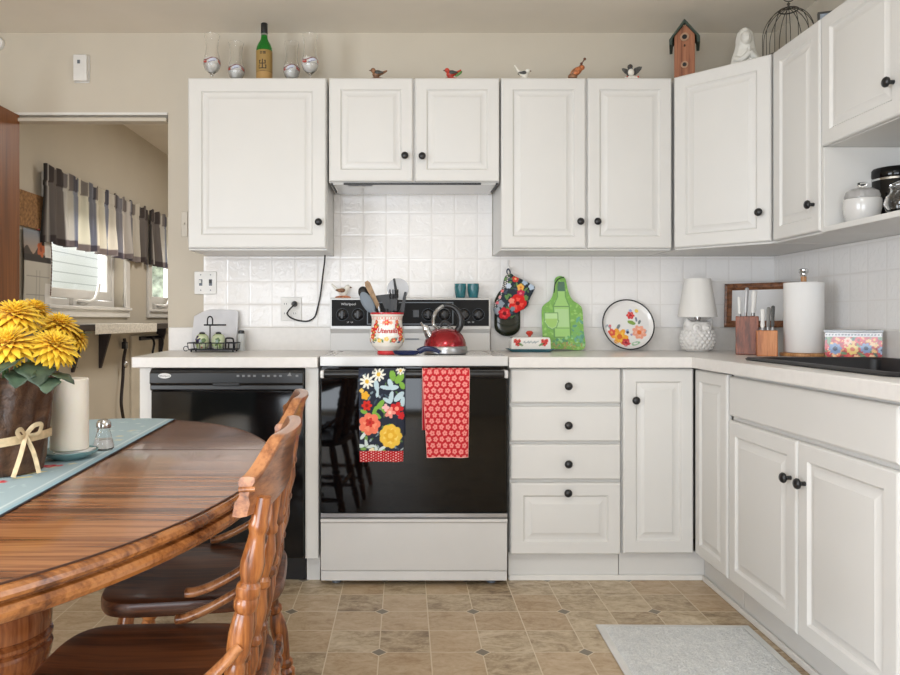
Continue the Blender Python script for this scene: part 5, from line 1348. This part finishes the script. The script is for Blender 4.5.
obj('dark_edge', MB().tube([Vector(run_f(RWID, v))+Vector((0,0,.0005)) for v in np.linspace(0, 1.75, 160)], .0018, 6), mat('dark piping', (58,62,70), .8), r)
RZ = TTZ+.0037

# potted chrysanthemum in wrapped pot
X, Y = -.84, 1.50
r = thing('potted_flowers', 'yellow chrysanthemums in a brown paper wrapped pot with raffia bow', 'potted flowers', (X, Y, RZ))
WR = NT('brown wrapping paper'); co = WR.coord(); f = WR.noise(co, 24, 6, .65, 1.0)
WR.lk(WR.ramp(f, [(.3, rgba((52,34,24))), (.5, rgba((84,58,40))), (.7, rgba((112,82,58)))]), WR.b.inputs['Base Color']); WR.set(Roughness=.42, Metallic=.15, Coat_Weight=.2)
WR.bump(WR.noise(co, 40, 5, .65, .8), .5, .01); WR = WR.m
L = []; rnd = random.Random(14)
ph = [rnd.uniform(0, 6) for _ in range(8)]
prof = [(.07,0),(.078,.002),(.081,.03),(.085,.07),(.088,.11),(.091,.15),(.096,.18),(.102,.20),(.099,.201),(.092,.18),(.08,.165),(.01,.165)]
for i, (q, z) in enumerate(prof):
    l = []
    for k_ in range(96):
        a = 2*PI*k_/96; cr_ = (abs(math.sin(a*4.5+ph[0]+z*6))**.5-.6)*.011+math.sin(a*13+ph[1]-z*30)*.004+math.sin(a*7+z*50)*.003
        q2 = q+cr_*min(1, z/.04) if q > .05 else q
        l.append((X+q2*math.cos(a), Y+q2*math.sin(a), RZ+z+(.012*math.sin(a*5+ph[2]) if z > .2 else 0)))
    L.append(l)
pot = obj('wrapped_pot', MB().loops(L), WR, r, angle=45)
RAF = mat('raffia ribbon', (206,184,146), .7, var=.1, scale=60)
def band(rad, fz, t=.0014, w=.0085, a0=-PI, a1=PI, n=60):
    return MB().loops([[(X+(rad+e)*math.cos(a), Y+(rad+e)*math.sin(a), RZ+fz(a)+z) for e, z in ((0,-w),(t,-w),(t,w),(0,w))] for a in [a0+(a1-a0)*i/n for i in range(n+1)]])
rib = obj('ribbon', band(.0925, lambda a: .066+.012*math.cos(a-.0)), RAF, r)
ba = -.62                                   # direction of the bow (towards the right front)
kx, ky = X+.097*math.cos(ba), Y+.097*math.sin(ba); kz = RZ+.083
tv = Vector((-math.sin(ba), math.cos(ba), 0)); ov_ = Vector((math.cos(ba), math.sin(ba), 0))
def strip(pts, w, nm):
    pt = smoothpath(pts, 6); return obj(nm, MB().tube(pt, w, 6, flat=.22), RAF, rib)
K = Vector((kx, ky, kz))
strip([K, K+ov_*.008+tv*.012+Vector((0,0,.018)), K+ov_*.012+tv*.026+Vector((0,0,.02)), K+ov_*.01+tv*.02+Vector((0,0,.002)), K], .0045, 'bow_loop')
strip([K, K+ov_*.008-tv*.012+Vector((0,0,.014)), K+ov_*.012-tv*.022+Vector((0,0,.01)), K+ov_*.008-tv*.012-Vector((0,0,.004)), K], .0045, 'bow_loop')
strip([K, K+ov_*.006-tv*.012-Vector((0,0,.035)), K+ov_*.012-tv*.03-Vector((0,0,.0775))], .005, 'ribbon_tail')
strip([K, K+ov_*.008+tv*.012-Vector((0,0,.035)), K+ov_*.018+tv*.018-Vector((0,0,.0765))], .005, 'ribbon_tail')
# flower heads
def petal_head(rad, rnd):
    mb = MB(); U = []; n = 112
    for i in range(n):
        t = i/n; a = i*2.39996; pitch = lerp(R(82), R(-16), t**.75); ln = rad*lerp(.42, 1.0, min(1, t*1.5))*rnd.uniform(.88, 1.08); w = rad*lerp(.075, .145, min(1, t*1.6)); r0 = rad*.10*t
        d = Vector((math.cos(a), math.sin(a), 0)); sdv = Vector((-math.sin(a), math.cos(a), 0)); rows = 6; base = d*r0+Vector((0,0,rad*.22*(1-t))); vs_ = []
        p = base.copy(); ang = pitch
        for j in range(rows+1):
            q = j/rows; ww = w*(math.sin(PI*min(1, .22+q*.78))**.7 if q < 1 else .12)
            up_ = Vector((0,0,1))*math.cos(ang)-d*math.sin(ang)
            for s in (-1, 0, 1): vs_.append(p+sdv*ww*s+up_*(.25*ww*abs(s))); U.append((t, q))
            st = d*math.cos(ang)+Vector((0,0,1))*math.sin(ang); p = p+st*(ln/rows); ang -= R(lerp(2, 9, t))*(1 if q < .7 else -1.2)
        fs = []
        for j in range(rows):
            for s in (0, 1): fs.append((j*3+s, j*3+s+1, (j+1)*3+s+1, (j+1)*3+s))
        mb.add(vs_, fs)
    # calyx
    mb.ball((0,0,rad*.02), rad*.2, rad*.2, rad*.16, 10); U += [(0, 0)]*(len(mb.v)-len(U))
    return mb, U
PET = paintmat('yellow petals', .6, .1, translucent=.25)
heads = []
rnd = random.Random(5)
for h_ in range(2):
    mb, U = petal_head(.06, rnd)
    me_o = obj('bloom', mb, PET, r, angle=180, solid=.0006, loc=(0,0,0))
    t = np.array(U); y_ = np.array(lin((252,214,58))); o_ = np.array(lin((234,140,24))); f = np.clip(1-t[:, 1]*1.9, 0, 1)[:, None]*(.35+.65*t[:, :1])
    setcol(me_o, y_*(1-f)+o_*f); heads.append(me_o)
FL = [(16,309,1.47,.056,10,-14),(62,319,1.56,.048,22,-4),(8,338,1.385,.058,-4,-28),(56,340,1.42,.052,30,-18),(82,332,1.60,.034,60,10),(-24,314,1.52,.056,-30,-10),(-30,340,1.42,.054,-40,-24),(36,303,1.62,.042,10,15)]
STM = mat('stem green', (74,104,58), .6)
for i, (px, py, y, rad, tx_, ty_) in enumerate(FL):
    c = P(px, py, y); hd = heads[i % 2]
    if i >= 2: hd = heads[i % 2].copy(); C.objects.link(hd)
    # blooms look outwards from the bunch: tilt about y (right) and x (towards the camera)
    d = Vector((math.sin(R(tx_)), math.sin(R(ty_)), 1)).normalized()
    hd.location = c-Vector((X, Y, RZ))-d*.02; hd.rotation_euler = d.to_track_quat('Z', 'Y').to_euler(); hd.scale = (rad/.06,)*3
    obj('stem', MB().tube(smoothpath([Vector((X+(c.x-X)*.25, Y+(c.y-Y)*.25, RZ+.165)), lerp(Vector((X,Y,RZ+.2)), c, .6), c-d*.018], 4), .0035, 8), STM, r)
def leaf_material():
    n = NT('leaf green'); co = n.coord(); n.lk(n.ramp(n.noise(co, 40, 4), [(.3, rgba((34,50,36))), (.7, rgba((74,92,70)))]), n.b.inputs['Base Color']); n.set(Roughness=.5); return n.m
LEAF = leaf_material()
def leaf_mb(ln, wd_):
    mb = MB(); n = 14; L_ = []
    for i in range(n+1):
        t = i/n; lob = 1+.42*abs(math.sin(t*PI*2.6))*(1 if t < .9 else .3)
        w = wd_*.5*math.sin(PI*min(1, .06+t*.94))**.75*lob*.78
        z = .10*ln*math.sin(t*2.2)-.16*ln*t*t
        L_.append([(ln*t-(.08*ln if s in (-2, 2) else 0)*math.sin(PI*t), w*s/2, z+abs(s)*.05*w) for s in (-2, -1, 0, 1, 2)])
    return mb.loops(L_, False, False, closed=False)
LV = [(36,373,1.375,-50,.085,.085,-34),(63,378,1.40,-6,.07,.06,-16),(84,334,1.6,-5,.055,.038,14),(4,367,1.35,-120,.085,.08,-28),(48,385,1.37,-75,.06,.055,-30),(-20,372,1.38,-150,.08,.07,-20),(66,366,1.47,30,.06,.05,0),(20,378,1.36,-85,.07,.07,-30)]
for px, py, y, az, ln, wd_, dip in LV:
    ln *= .82; wd_ *= .8
    c = P(px, py, y)-Vector((X, Y, RZ)); o = obj('leaf', leaf_mb(ln, wd_), LEAF, r, solid=.0008, angle=70, loc=(0,0,0))
    d = Vector((math.cos(R(az)), math.sin(R(az)), 0)); o.rotation_euler = (0, -R(dip), R(az)); o.location = c-d*ln*.55*math.cos(R(dip))-Vector((0,0,1))*ln*.5*math.sin(R(dip))

# candle, dish, napkins, salt shaker
X, Y = P(68.5,0,1.635).x, 1.64
single('dish', MB().lathe([(0,0),(.034,0),(.036,.002),(.056,.011),(.061,.0175),(.060,.019),(.054,.0135),(.035,.006),(0,.006)], (X, Y, RZ), 48), mat('pale teal glaze', (112,148,150), .25, var=.06), 'shallow teal dish under the white candle on the runner', 'dish', (X, Y, RZ))
NAP = mat('white napkin paper', (222,220,216), .9)
zc = RZ+.0065
mb = MB()
for i, (rot, ex_) in enumerate(((8,0),(14,.001),(3,.002))):
    c_, s_ = math.cos(R(rot)), math.sin(R(rot)); q = [(-.028,-.034),(.043,-.026),(.045,.024),(-.028,.03)]
    mb.prism([(X+a*c_-b*s_+.006, Y+a*s_+b*c_) for a, b in q], zc+.0072+i*.0021, zc+.0091+i*.0021)
mb.lathe([(0,0),(.03,0),(.03,.0085),(0,.0085)], (X+.004, Y, zc), 20)
single('napkin', mb, NAP, 'folded white paper napkin between the teal dish and candle', 'napkin', (X, Y, zc))
CAND = NT('ivory wax').set(Base_Color=rgba((236,230,216)), Roughness=.55, Subsurface_Weight=.25, Subsurface_Radius=(.02,.014,.008), Subsurface_Scale=.4).m
cz = zc+.0145; rad = 18*Y/F
r = thing('candle', 'thick ivory pillar candle on the teal dish beside the flowers', 'candle', (X, Y, cz))
obj('wax', MB().lathe([(0,0),(rad-.002,0),(rad,.002),(rad,.158),(rad-.002,.1605),(rad-.009,.161),(rad-.014,.157),(0,.155)], (X, Y, cz), 48), CAND, r)
obj('wick', MB().tube([(X,Y,cz+.154),(X+.001,Y,cz+.160),(X+.003,Y,cz+.165)], .0012, 6), BLACK, r)
X, Y = P(102,0,1.74).x, 1.75
r = thing('salt_shaker', 'glass salt shaker with chrome cap on the runner near the candle', 'salt shaker', (X, Y, RZ))
obj('glass_body', MB().lathe([(0,0),(.021,0),(.0235,.003),(.0235,.012),(.019,.03),(.0145,.047),(.0145,.052),(0,.052)], (X, Y, RZ), 20), GLASS, r)
obj('salt', MB().lathe([(0,.004),(.02,.004),(.02,.012),(.0175,.024),(0,.024)], (X, Y, RZ), 20), mat('salt', (236,234,230), .9), r)
obj('cap', MB().lathe([(0,.0525),(.0168,.0525),(.0172,.056),(.0168,.064),(.013,.071),(.006,.0735),(0,.0735)], (X, Y, RZ), 24), CHROME, r)

# ---------------------------------------------------------------- chairs (local: sitter faces -x)
BW = .203
def xb(y, z): return .207+.040*(1-(y/BW)**2)+(z-.84)*.2
def build_chair(label, loc, rz):
    r = thing('dining_chair', label, 'chair', loc, rz, 'oak chairs at the table', local=True)
    # seat
    def so(sc, z, n=56):
        l = []
        for i in range(n):
            a = 2*PI*i/n; c, s = math.cos(a), math.sin(a); e = 2/4.4
            x = .212*math.copysign(abs(c)**e, c)*sc; y = (.215-.018*c)*math.copysign(abs(s)**e, s)*sc
            l.append((x, y, z))
        return l
    obj('seat', MB().loops([so(.93,.413), so(.985,.416), so(1,.424), so(1,.440), so(.985,.4475), so(.95,.450), so(.8,.447), so(.45,.441), so(.05,.439)]), SEAT, r)
    # crest rail
    n = 40; L = []
    for i in range(n+1):
        y = -BW+2*BW*i/n; q = 1-abs(y)/BW; top = .842+.052*ss(q*2.3); bot = .781-.004*ss(q*3)+.012*ss((q-.3)*1.5)
        th = .0112; sec = []
        fr = lambda z, s: (xb(y, z)+s*th, y, z)
        for z, s in ((bot,-1),(bot+.02,-1.05),(lerp(bot,top,.5),-.62),(top-.020,-.72),(top-.008,-1.12),(top-.0015,-.95),(top,0),(top-.0015,.95),(top-.008,1.12),(top-.020,.72),(lerp(bot,top,.5),.62),(bot+.02,1.05),(bot,1),(bot-.002,0)): sec.append(fr(z, s))
        L.append(sec)
    cr = obj('crest_rail', MB().loops(L), OAKY, r, angle=50)
    for s in (-1, 1):
        y = s*(BW-.004)
        obj('end_bead', MB().tube([(xb(y,.83)-.0125, y+s*.004, .822), (xb(y,.83)+.0125, y+s*.004, .823)], .0042, 10), OAKY, cr)
    # turned posts, spindles
    post = [(.0165,0),(.0175,.03),(.0165,.06),(.0205,.07),(.0205,.082),(.017,.09),(.0195,.097),(.0195,.108),(.0165,.116),(.0225,.135),(.0235,.16),(.0205,.185),(.0175,.197),(.0225,.204),(.0235,.214),(.0205,.222),(.0235,.23),(.0225,.24),(.0165,.247),(.0215,.262),(.0225,.278),(.0165,.315),(.0155,.325),(.0185,.332),(.0195,.34),(.0165,.348),(.0165,.378),(.015,.385),(0,.387)]
    for s in (-1, 1):
        a, b = Vector((.166, s*.170, .432)), Vector((.2275, s*.172, .806)); d = b-a
        obj('back_post', MB().turned([(q*.84, t*d.length/.387) for q, t in post], a, d, 20), OAKZ, r, angle=30)
    spn = [(.0085,0),(.010,.03),(.0125,.06),(.009,.085),(.012,.09),(.012,.098),(.0085,.104),(.0125,.13),(.0135,.15),(.0085,.185),(.0125,.191),(.0125,.2),(.0085,.206),(.0125,.235),(.0135,.25),(.0085,.28),(.0115,.286),(.0115,.294),(.0085,.3),(.009,.33),(.0085,.362)]
    for k in range(5):
        t = (k-2)/2; a, b = Vector((.172+.012*(1-t*t), t*.118, .436)), Vector((xb(t*.118, .79), t*.118, .792)); d = b-a
        obj('spindle', MB().turned([(q*1.12, z*d.length/.362) for q, z in spn], a, d, 14), OAKZ, r, angle=30)
    # bent side braces
    for s in (-1, 1):
        pt = smoothpath([(.192, s*.185, .575), (.165, s*.198, .548), (.12, s*.208, .513), (.06, s*.206, .480), (.015, s*.200, .4635), (-.008, s*.197, .462)], 5)
        n_ = len(pt); obj('side_brace', MB().tube(pt, [lerp(.008, .0105, min(1, i/n_*1.2)) for i in range(n_-2)]+[.0105, .007], 12, flat=1.25), OAKY, r)
    leg = [(.012,0),(.0145,.02),(.016,.06),(.021,.09),(.0145,.10),(.02,.108),(.02,.118),(.014,.126),(.019,.16),(.0235,.2),(.0235,.23),(.016,.262),(.0215,.27),(.0215,.28),(.016,.288),(.0185,.32),(.0195,.36),(.0165,.415)]
    for sx_ in (-1, 1):
        for s in (-1, 1):
            a, b = Vector((sx_*.205+(.02 if sx_ > 0 else 0), s*.195, 0)), Vector((sx_*.145, s*.145, .414)); d = b-a
            obj('leg', MB().turned([(q, z*d.length/.415) for q, z in leg], a, d, 18), OAKZ, r, angle=30)
    def lp_(sx_, s, z): return lerp(Vector((sx_*.205+(.02 if sx_ > 0 else 0), s*.195, 0)), Vector((sx_*.145, s*.145, .414)), z/.414)
    st = [(.008,0),(.011,.1),(.016,.3),(.011,.42),(.017,.47),(.017,.53),(.011,.58),(.016,.7),(.011,.9),(.008,1)]
    for (a, b) in ((lp_(-1,-1,.13), lp_(1,-1,.13)), (lp_(-1,1,.13), lp_(1,1,.13)), (lp_(-1,-1,.2), lp_(-1,1,.2)), (lp_(1,-1,.2), lp_(1,1,.2))):
        d = b-a; obj('stretcher', MB().turned([(q, z*d.length) for q, z in st], a, d, 14), OAKZ, r, angle=30)
    return r
ch = build_chair('oak spindle-back dining chair nearest the camera, pulled up to the table', (-.459, 1.295, 0), R(3))
c2 = dup(ch, (-.517, 1.835, 0), R(7), 'oak spindle-back dining chair farther away, next to the dishwasher')

# ---------------------------------------------------------------- room behind the doorway
XC = XN+.055
def curtain(y0, y1, name, label, seed):
    rnd = random.Random(seed); Wd = (y1-y0)
    zt, zb, zp = 1.945, 1.515, 1.845
    us = np.linspace(0, Wd, 200); vs = np.linspace(0, 1, 60)
    a_ = [rnd.uniform(0, 6) for _ in range(4)]
    def f(u, v):
        z = lerp(zb, zt+.012*math.sin(u*46+a_[0])*(1 if v > .96 else 0), v)
        amp = lerp(.026, .010, ss(v/.75)); x = XC+amp*(math.sin(u*44+a_[1])+.4*math.sin(u*71+a_[2]))+.006*math.sin(u*120)*v
        if .74 < v < .80: x -= .004
        return (x, y0+u+.006*math.sin(u*44+a_[3])*(1-v), z+.006*math.sin(u*22)*(1-v))
    def pt(U, V):
        p = Paint(U, V, (232,228,218)); u0 = 0; k = 0
        stripes = [(.20,(138,130,126)),(.12,(226,222,216)),(.09,(166,170,184)),(.16,(236,232,220)),(.06,(150,152,164)),(.13,(236,230,218)),(.10,(160,164,182)),(.13,(234,228,218)),(.07,(158,156,162)),(.14,(226,220,214)),(.09,(148,146,154)),(.14,(232,226,214))]
        while u0 < Wd:
            w, c = stripes[(k+(0 if seed == 1 else 0)) % 12]; p.put((U >= u0)&(U < u0+w), c); u0 += w; k += 1
        def dark(m, q): p.c[m] = p.c[m]*np.array(lin(q))
        dark((V > .78)&(np.sin(U*40+.8) > -.1), (176,170,172)); dark(V < .085, (178,170,176)); dark((V > .105)&(V < .115), (200,194,196))
        p.put(U < .012, (70,66,64)); p.put((U > .02)&(U < .03), (226,222,214)); return p
    o = sheet(name, us, vs, f, pt, P_CURT, None, .002, loc=(XC, (y0+y1)/2, zb))
    return o
cu = curtain(4.0, 5.60, 'valance_curtain', '', 1); tag(cu, 'striped grey and cream valance over the nearer window of the back room', 'curtain', 'striped valances in the back room')
cu = curtain(5.63, 6.62, 'valance_curtain', '', 2); tag(cu, 'striped grey and cream valance over the farther window, half hidden by the wall', 'curtain', 'striped valances in the back room')
# cork board and calendar on the wall left of the window
def onwall(px, py, X=XN): Y = X*F/(px-CX); return Y, H-(py-CY)*Y/F
ya, za = onwall(21, 189); yb_, zb_ = 4.075, 1.5
r = thing('cork_board', 'brown cork board on the wall left of the striped valance', 'board', (XN, 3.95, 1.55))
obj('cork', MB().box(XN+.0005, 3.72, 1.585, XN+.014, 4.10, 1.775), mat('cork', (150,112,74), .9, var=.2, scale=60, bump=.2, bscale=200), r)
def cal_paint(U, V):
    p = Paint(U, V, (200,196,186)); rnd = random.Random(6)
    m = V > .235; p.put(m, (126,150,176))
    for i in range(30): p.put(m & (V > .235+i*.008), tuple(lerp(a, b, i/30) for a, b in zip((196,160,130), (112,140,172))))
    p.put(m & (V < .30+.02*np.sin(U*50)), (70,60,56)); p.put(m & (V < .275), (50,46,46)); p.flower(.18,.31,.045,5,(196,104,62),(150,70,44)); p.flower(.21,.35,.028,5,(206,120,80))
    p.rect(.19, .335, .28, .39, (60,44,40))
    for i in range(6): p.rect(.02, .02+i*.034, .27, .0215+i*.034, (150,146,140))
    for i in range(8): p.rect(.02+i*.0355, .02, .0215+i*.0355, .19, (150,146,140))
    return p
r = thing('wall_calendar', 'wall calendar with a sunset picture hanging below the cork board', 'calendar', (XN, 3.95, 1.15))
us = np.linspace(0, .29, 60); vs = np.linspace(0, .41, 90)
sheet('pages', us, vs, lambda u, v: (XN+.016+.006*math.sin(v*8), 3.835+u, 1.165+v), cal_paint, P_MATT, r, solid=.002)
obj('pin', MB().turned([(.003,0),(.003,.01),(.006,.013),(0,.016)], (XN+.014, 3.98, 1.582), (1,0,0), 10), CRIM, r)
single('bead_string', MB().tube(smoothpath([(XN+.03,4.105,1.56),(XN+.034,4.11,1.4),(XN+.03,4.102,1.22)], 20), [.004 if i % 2 else .0022 for i in range(41)], 8), mat('brown beads', (104,76,62), .5), 'string of small brown beads hanging at the left window edge', 'beads', (XN+.03, 4.105, 1.22))
single('wall_mounted_box', MB().box(XN+.0005, 4.0, 1.115, XN+.025, 4.055, 1.158), BLACK, 'small dark box on the wall just below the calendar', 'box', (XN, 4.03, 1.125), bevel=.003)
# shelf under the windows with a white cloth
sx0, sx1 = XN+.0005, XN+.24
r = thing('wall_shelf', 'dark wooden shelf on brackets under the back room windows', 'shelf', (XN, 5.1, 1.0))
obj('shelf_board', MB().box(sx0, 3.72, 1.018, sx1, 6.6, 1.055), DARKW, r, bevel=.002)
for y in (4.43, 4.83, 5.95, 6.4):
    obj('bracket', MB().prism([(sx0, .76), (sx0+.012, .76), (sx0+.075, .985), (sx0+.075, 1.0175), (sx0, 1.0175)], y-.012, y+.012, lambda u, v, w: (u, w, v)), DARKW, r)
CL = mat('white lace cloth', (214,208,196), .9, var=.08, scale=90, bump=.3, bscale=120)
cs_ = MB().loops([[(x, y, z) for x, z in ((sx0+.03,1.0565),(sx0+.03,1.059),(sx1+.003,1.059),(sx1+.0045,1.057),(sx1+.0045,.998),(sx1+.002,.998),(sx1+.002,1.0565))] for y in (4.2, 4.5, 4.9, 5.24)])
single('shelf_cloth', cs_, CL, 'white cloth strip hanging over the front of the dark wall shelf', 'cloth', (XN+.15, 5.1, 1.0565))
# hanging leash and hooks
hk = XN+.0005
struct('trim_5', MB().cells([5.36, 5.40, 6.2, 6.24], [.1, .72, .76, .965], lambda i, j: True, hk, hk+.016, lambda u, v, w: (w, u, v)), mat('cream panel', (214,206,190), .6), bevel=.003)
r = thing('hanging_leash', 'dark dog leash hanging from the wall below the shelf', 'leash', (XN+.04, 5.2, .5))
yl = 5.18
obj('strap', MB().tube(smoothpath([(XN+.03,yl,.95),(XN+.035,yl+.01,.88),(XN+.03,yl-.01,.80),(XN+.035,yl-.04,.66),(XN+.04,yl-.08,.5),(XN+.035,yl-.03,.38)], 8), .012, 8, flat=.35), DARKW, r)
obj('buckle', MB().box(XN+.018, yl-.022, .875, XN+.05, yl+.022, .925), BLACK, r, bevel=.004)
obj('clip', MB().ball((XN+.05, yl-.02, .765), .014, .02, .028, 12), CHROME, r)
r = thing('hook_rack', 'black rack with two hooks on the wall below the white cloth', 'hooks', (XN+.02, 5.7, .93))
obj('bar', MB().box(hk+.016, 5.50, .925, hk+.032, 6.02, .955), IRON, r, bevel=.003)
for y in (5.62, 5.82):
    obj('hook', MB().tube(smoothpath([(hk+.034,y,.945),(hk+.075,y,.94),(hk+.085,y+.02,.90),(hk+.07,y+.03,.82),(hk+.085,y+.045,.77)], 5), .009, 8), IRON, r)

# outside the back room windows
sid = NT('white clapboard'); g = sid.n('ShaderNodeNewGeometry').outputs['Position']; sp_ = sid.n('ShaderNodeSeparateXYZ'); sid.lk(g, sp_.inputs[0])
fz = sid.math('FRACT', sid.math('DIVIDE', sp_.outputs[2], .15)); sid.lk(sid.mix(sid.math('LESS_THAN', fz, .1), rgba((232,230,226)), rgba((186,184,180))), sid.b.inputs['Base Color']); sid.set(Roughness=.7); sid = sid.m
r = thing('neighbour_house', 'white clapboard house seen through the back room window', 'house', (-6, 9, -.3))
obj('house_wall', MB().box(-9, 5.6, -.3, -5.2, 12.2, 3.2), sid, r)
obj('house_roof', MB().prism([(-9.4,3.2),(-4.7,3.2),(-7.1,5.2)], 5.3, 12.5, lambda u, v, w: (u, w, v)), mat('grey shingles', (150,146,142), .8, var=.15, scale=20), r)
struct('ground', MB().box(-14, -4, -.36, XL-.15, 22, -.3), mat('lawn', (96,112,70), .9, var=.2, scale=6))
r = thing('bush', 'pale green bush outside the farther back room window', 'bush', (-3.75, 11.4, -.3))
mb = MB(); rnd = random.Random(12)
for i in range(60): mb.ball((-3.75+rnd.gauss(0,.25), 11.4+rnd.gauss(0,.6), rnd.uniform(0,2.4)), rnd.uniform(.2,.42), seg=8)
obj('foliage', mb, mat('pale foliage', (172,180,160), .8, var=.3, scale=9), r, remesh=.06)
obj('trunk', MB().tube([(-3.75,11.4,-.3),(-3.75,11.4,.5)], .08, 10), TWIG, r)

# ---------------------------------------------------------------- light
w = bpy.data.worlds.new('sky'); bpy.context.scene.world = w; w.use_nodes = True
bgd = w.node_tree.nodes['Background']; bgd.inputs[0].default_value = (.92, .96, 1, 1); bgd.inputs[1].default_value = 2.2
def area(name, loc, rot, sx_, sy_, e, col=(1,1,1)):
    l = bpy.data.lights.new(name, 'AREA'); l.shape = 'RECTANGLE'; l.size = sx_; l.size_y = sy_; l.energy = e; l.color = col
    o = bpy.data.objects.new(name, l); C.objects.link(o); o.location = loc; o.rotation_euler = rot; return o
area('daylight_left_window', (XL-.02, -.6, 1.175), (0, R(-90), 0), 1.5, 1.8, 100, (.83,.905,1))
area('daylight_rear_window', (-.9, YF-.02, .8), (R(90), 0, 0), 2.2, 1.45, 70, (.83,.905,1))
area('daylight_sink_window', (XR+.05, .8, 1.56), (0, R(90), 0), .85, 1.4, 5, (.9,.95,1))
l_ = area('daylight_back_room', (-3.5, 5.2, 2.9), (0, 0, 0), 1.6, 3.2, 420, (.98,.99,1))
l_.rotation_euler = Vector((1.5, 0, -1.35)).to_track_quat('-Z', 'Y').to_euler()
area('overhead_fill', (.1, .1, ZC-.03), (0, 0, 0), .6, .6, 24, (.87,.93,1))  # added overhead fill to brighten floor, table and lower cabinets
area('upward_fill', (.3, -.9, 1.5), (R(180), 0, 0), .5, .5, 3, (.87,.945,1))  # weak upward fill added behind the camera to lift the ceiling
area('back_room_fill', (-.4, 5.2, ZC-.03), (0, 0, 0), .6, .6, 30, (1,.97,.92))  # extra fill added to brighten the back room, stands for no fitting
sc_ = bpy.context.scene
sc_.view_settings.view_transform = 'Standard'; sc_.view_settings.look = 'None'; sc_.view_settings.gamma = 1; sc_.view_settings.exposure = 0.0
sc_.view_settings.use_curve_mapping = False
sc_.cycles.use_denoising = True
sc_.cycles.max_bounces = 12; sc_.cycles.transparent_max_bounces = 12
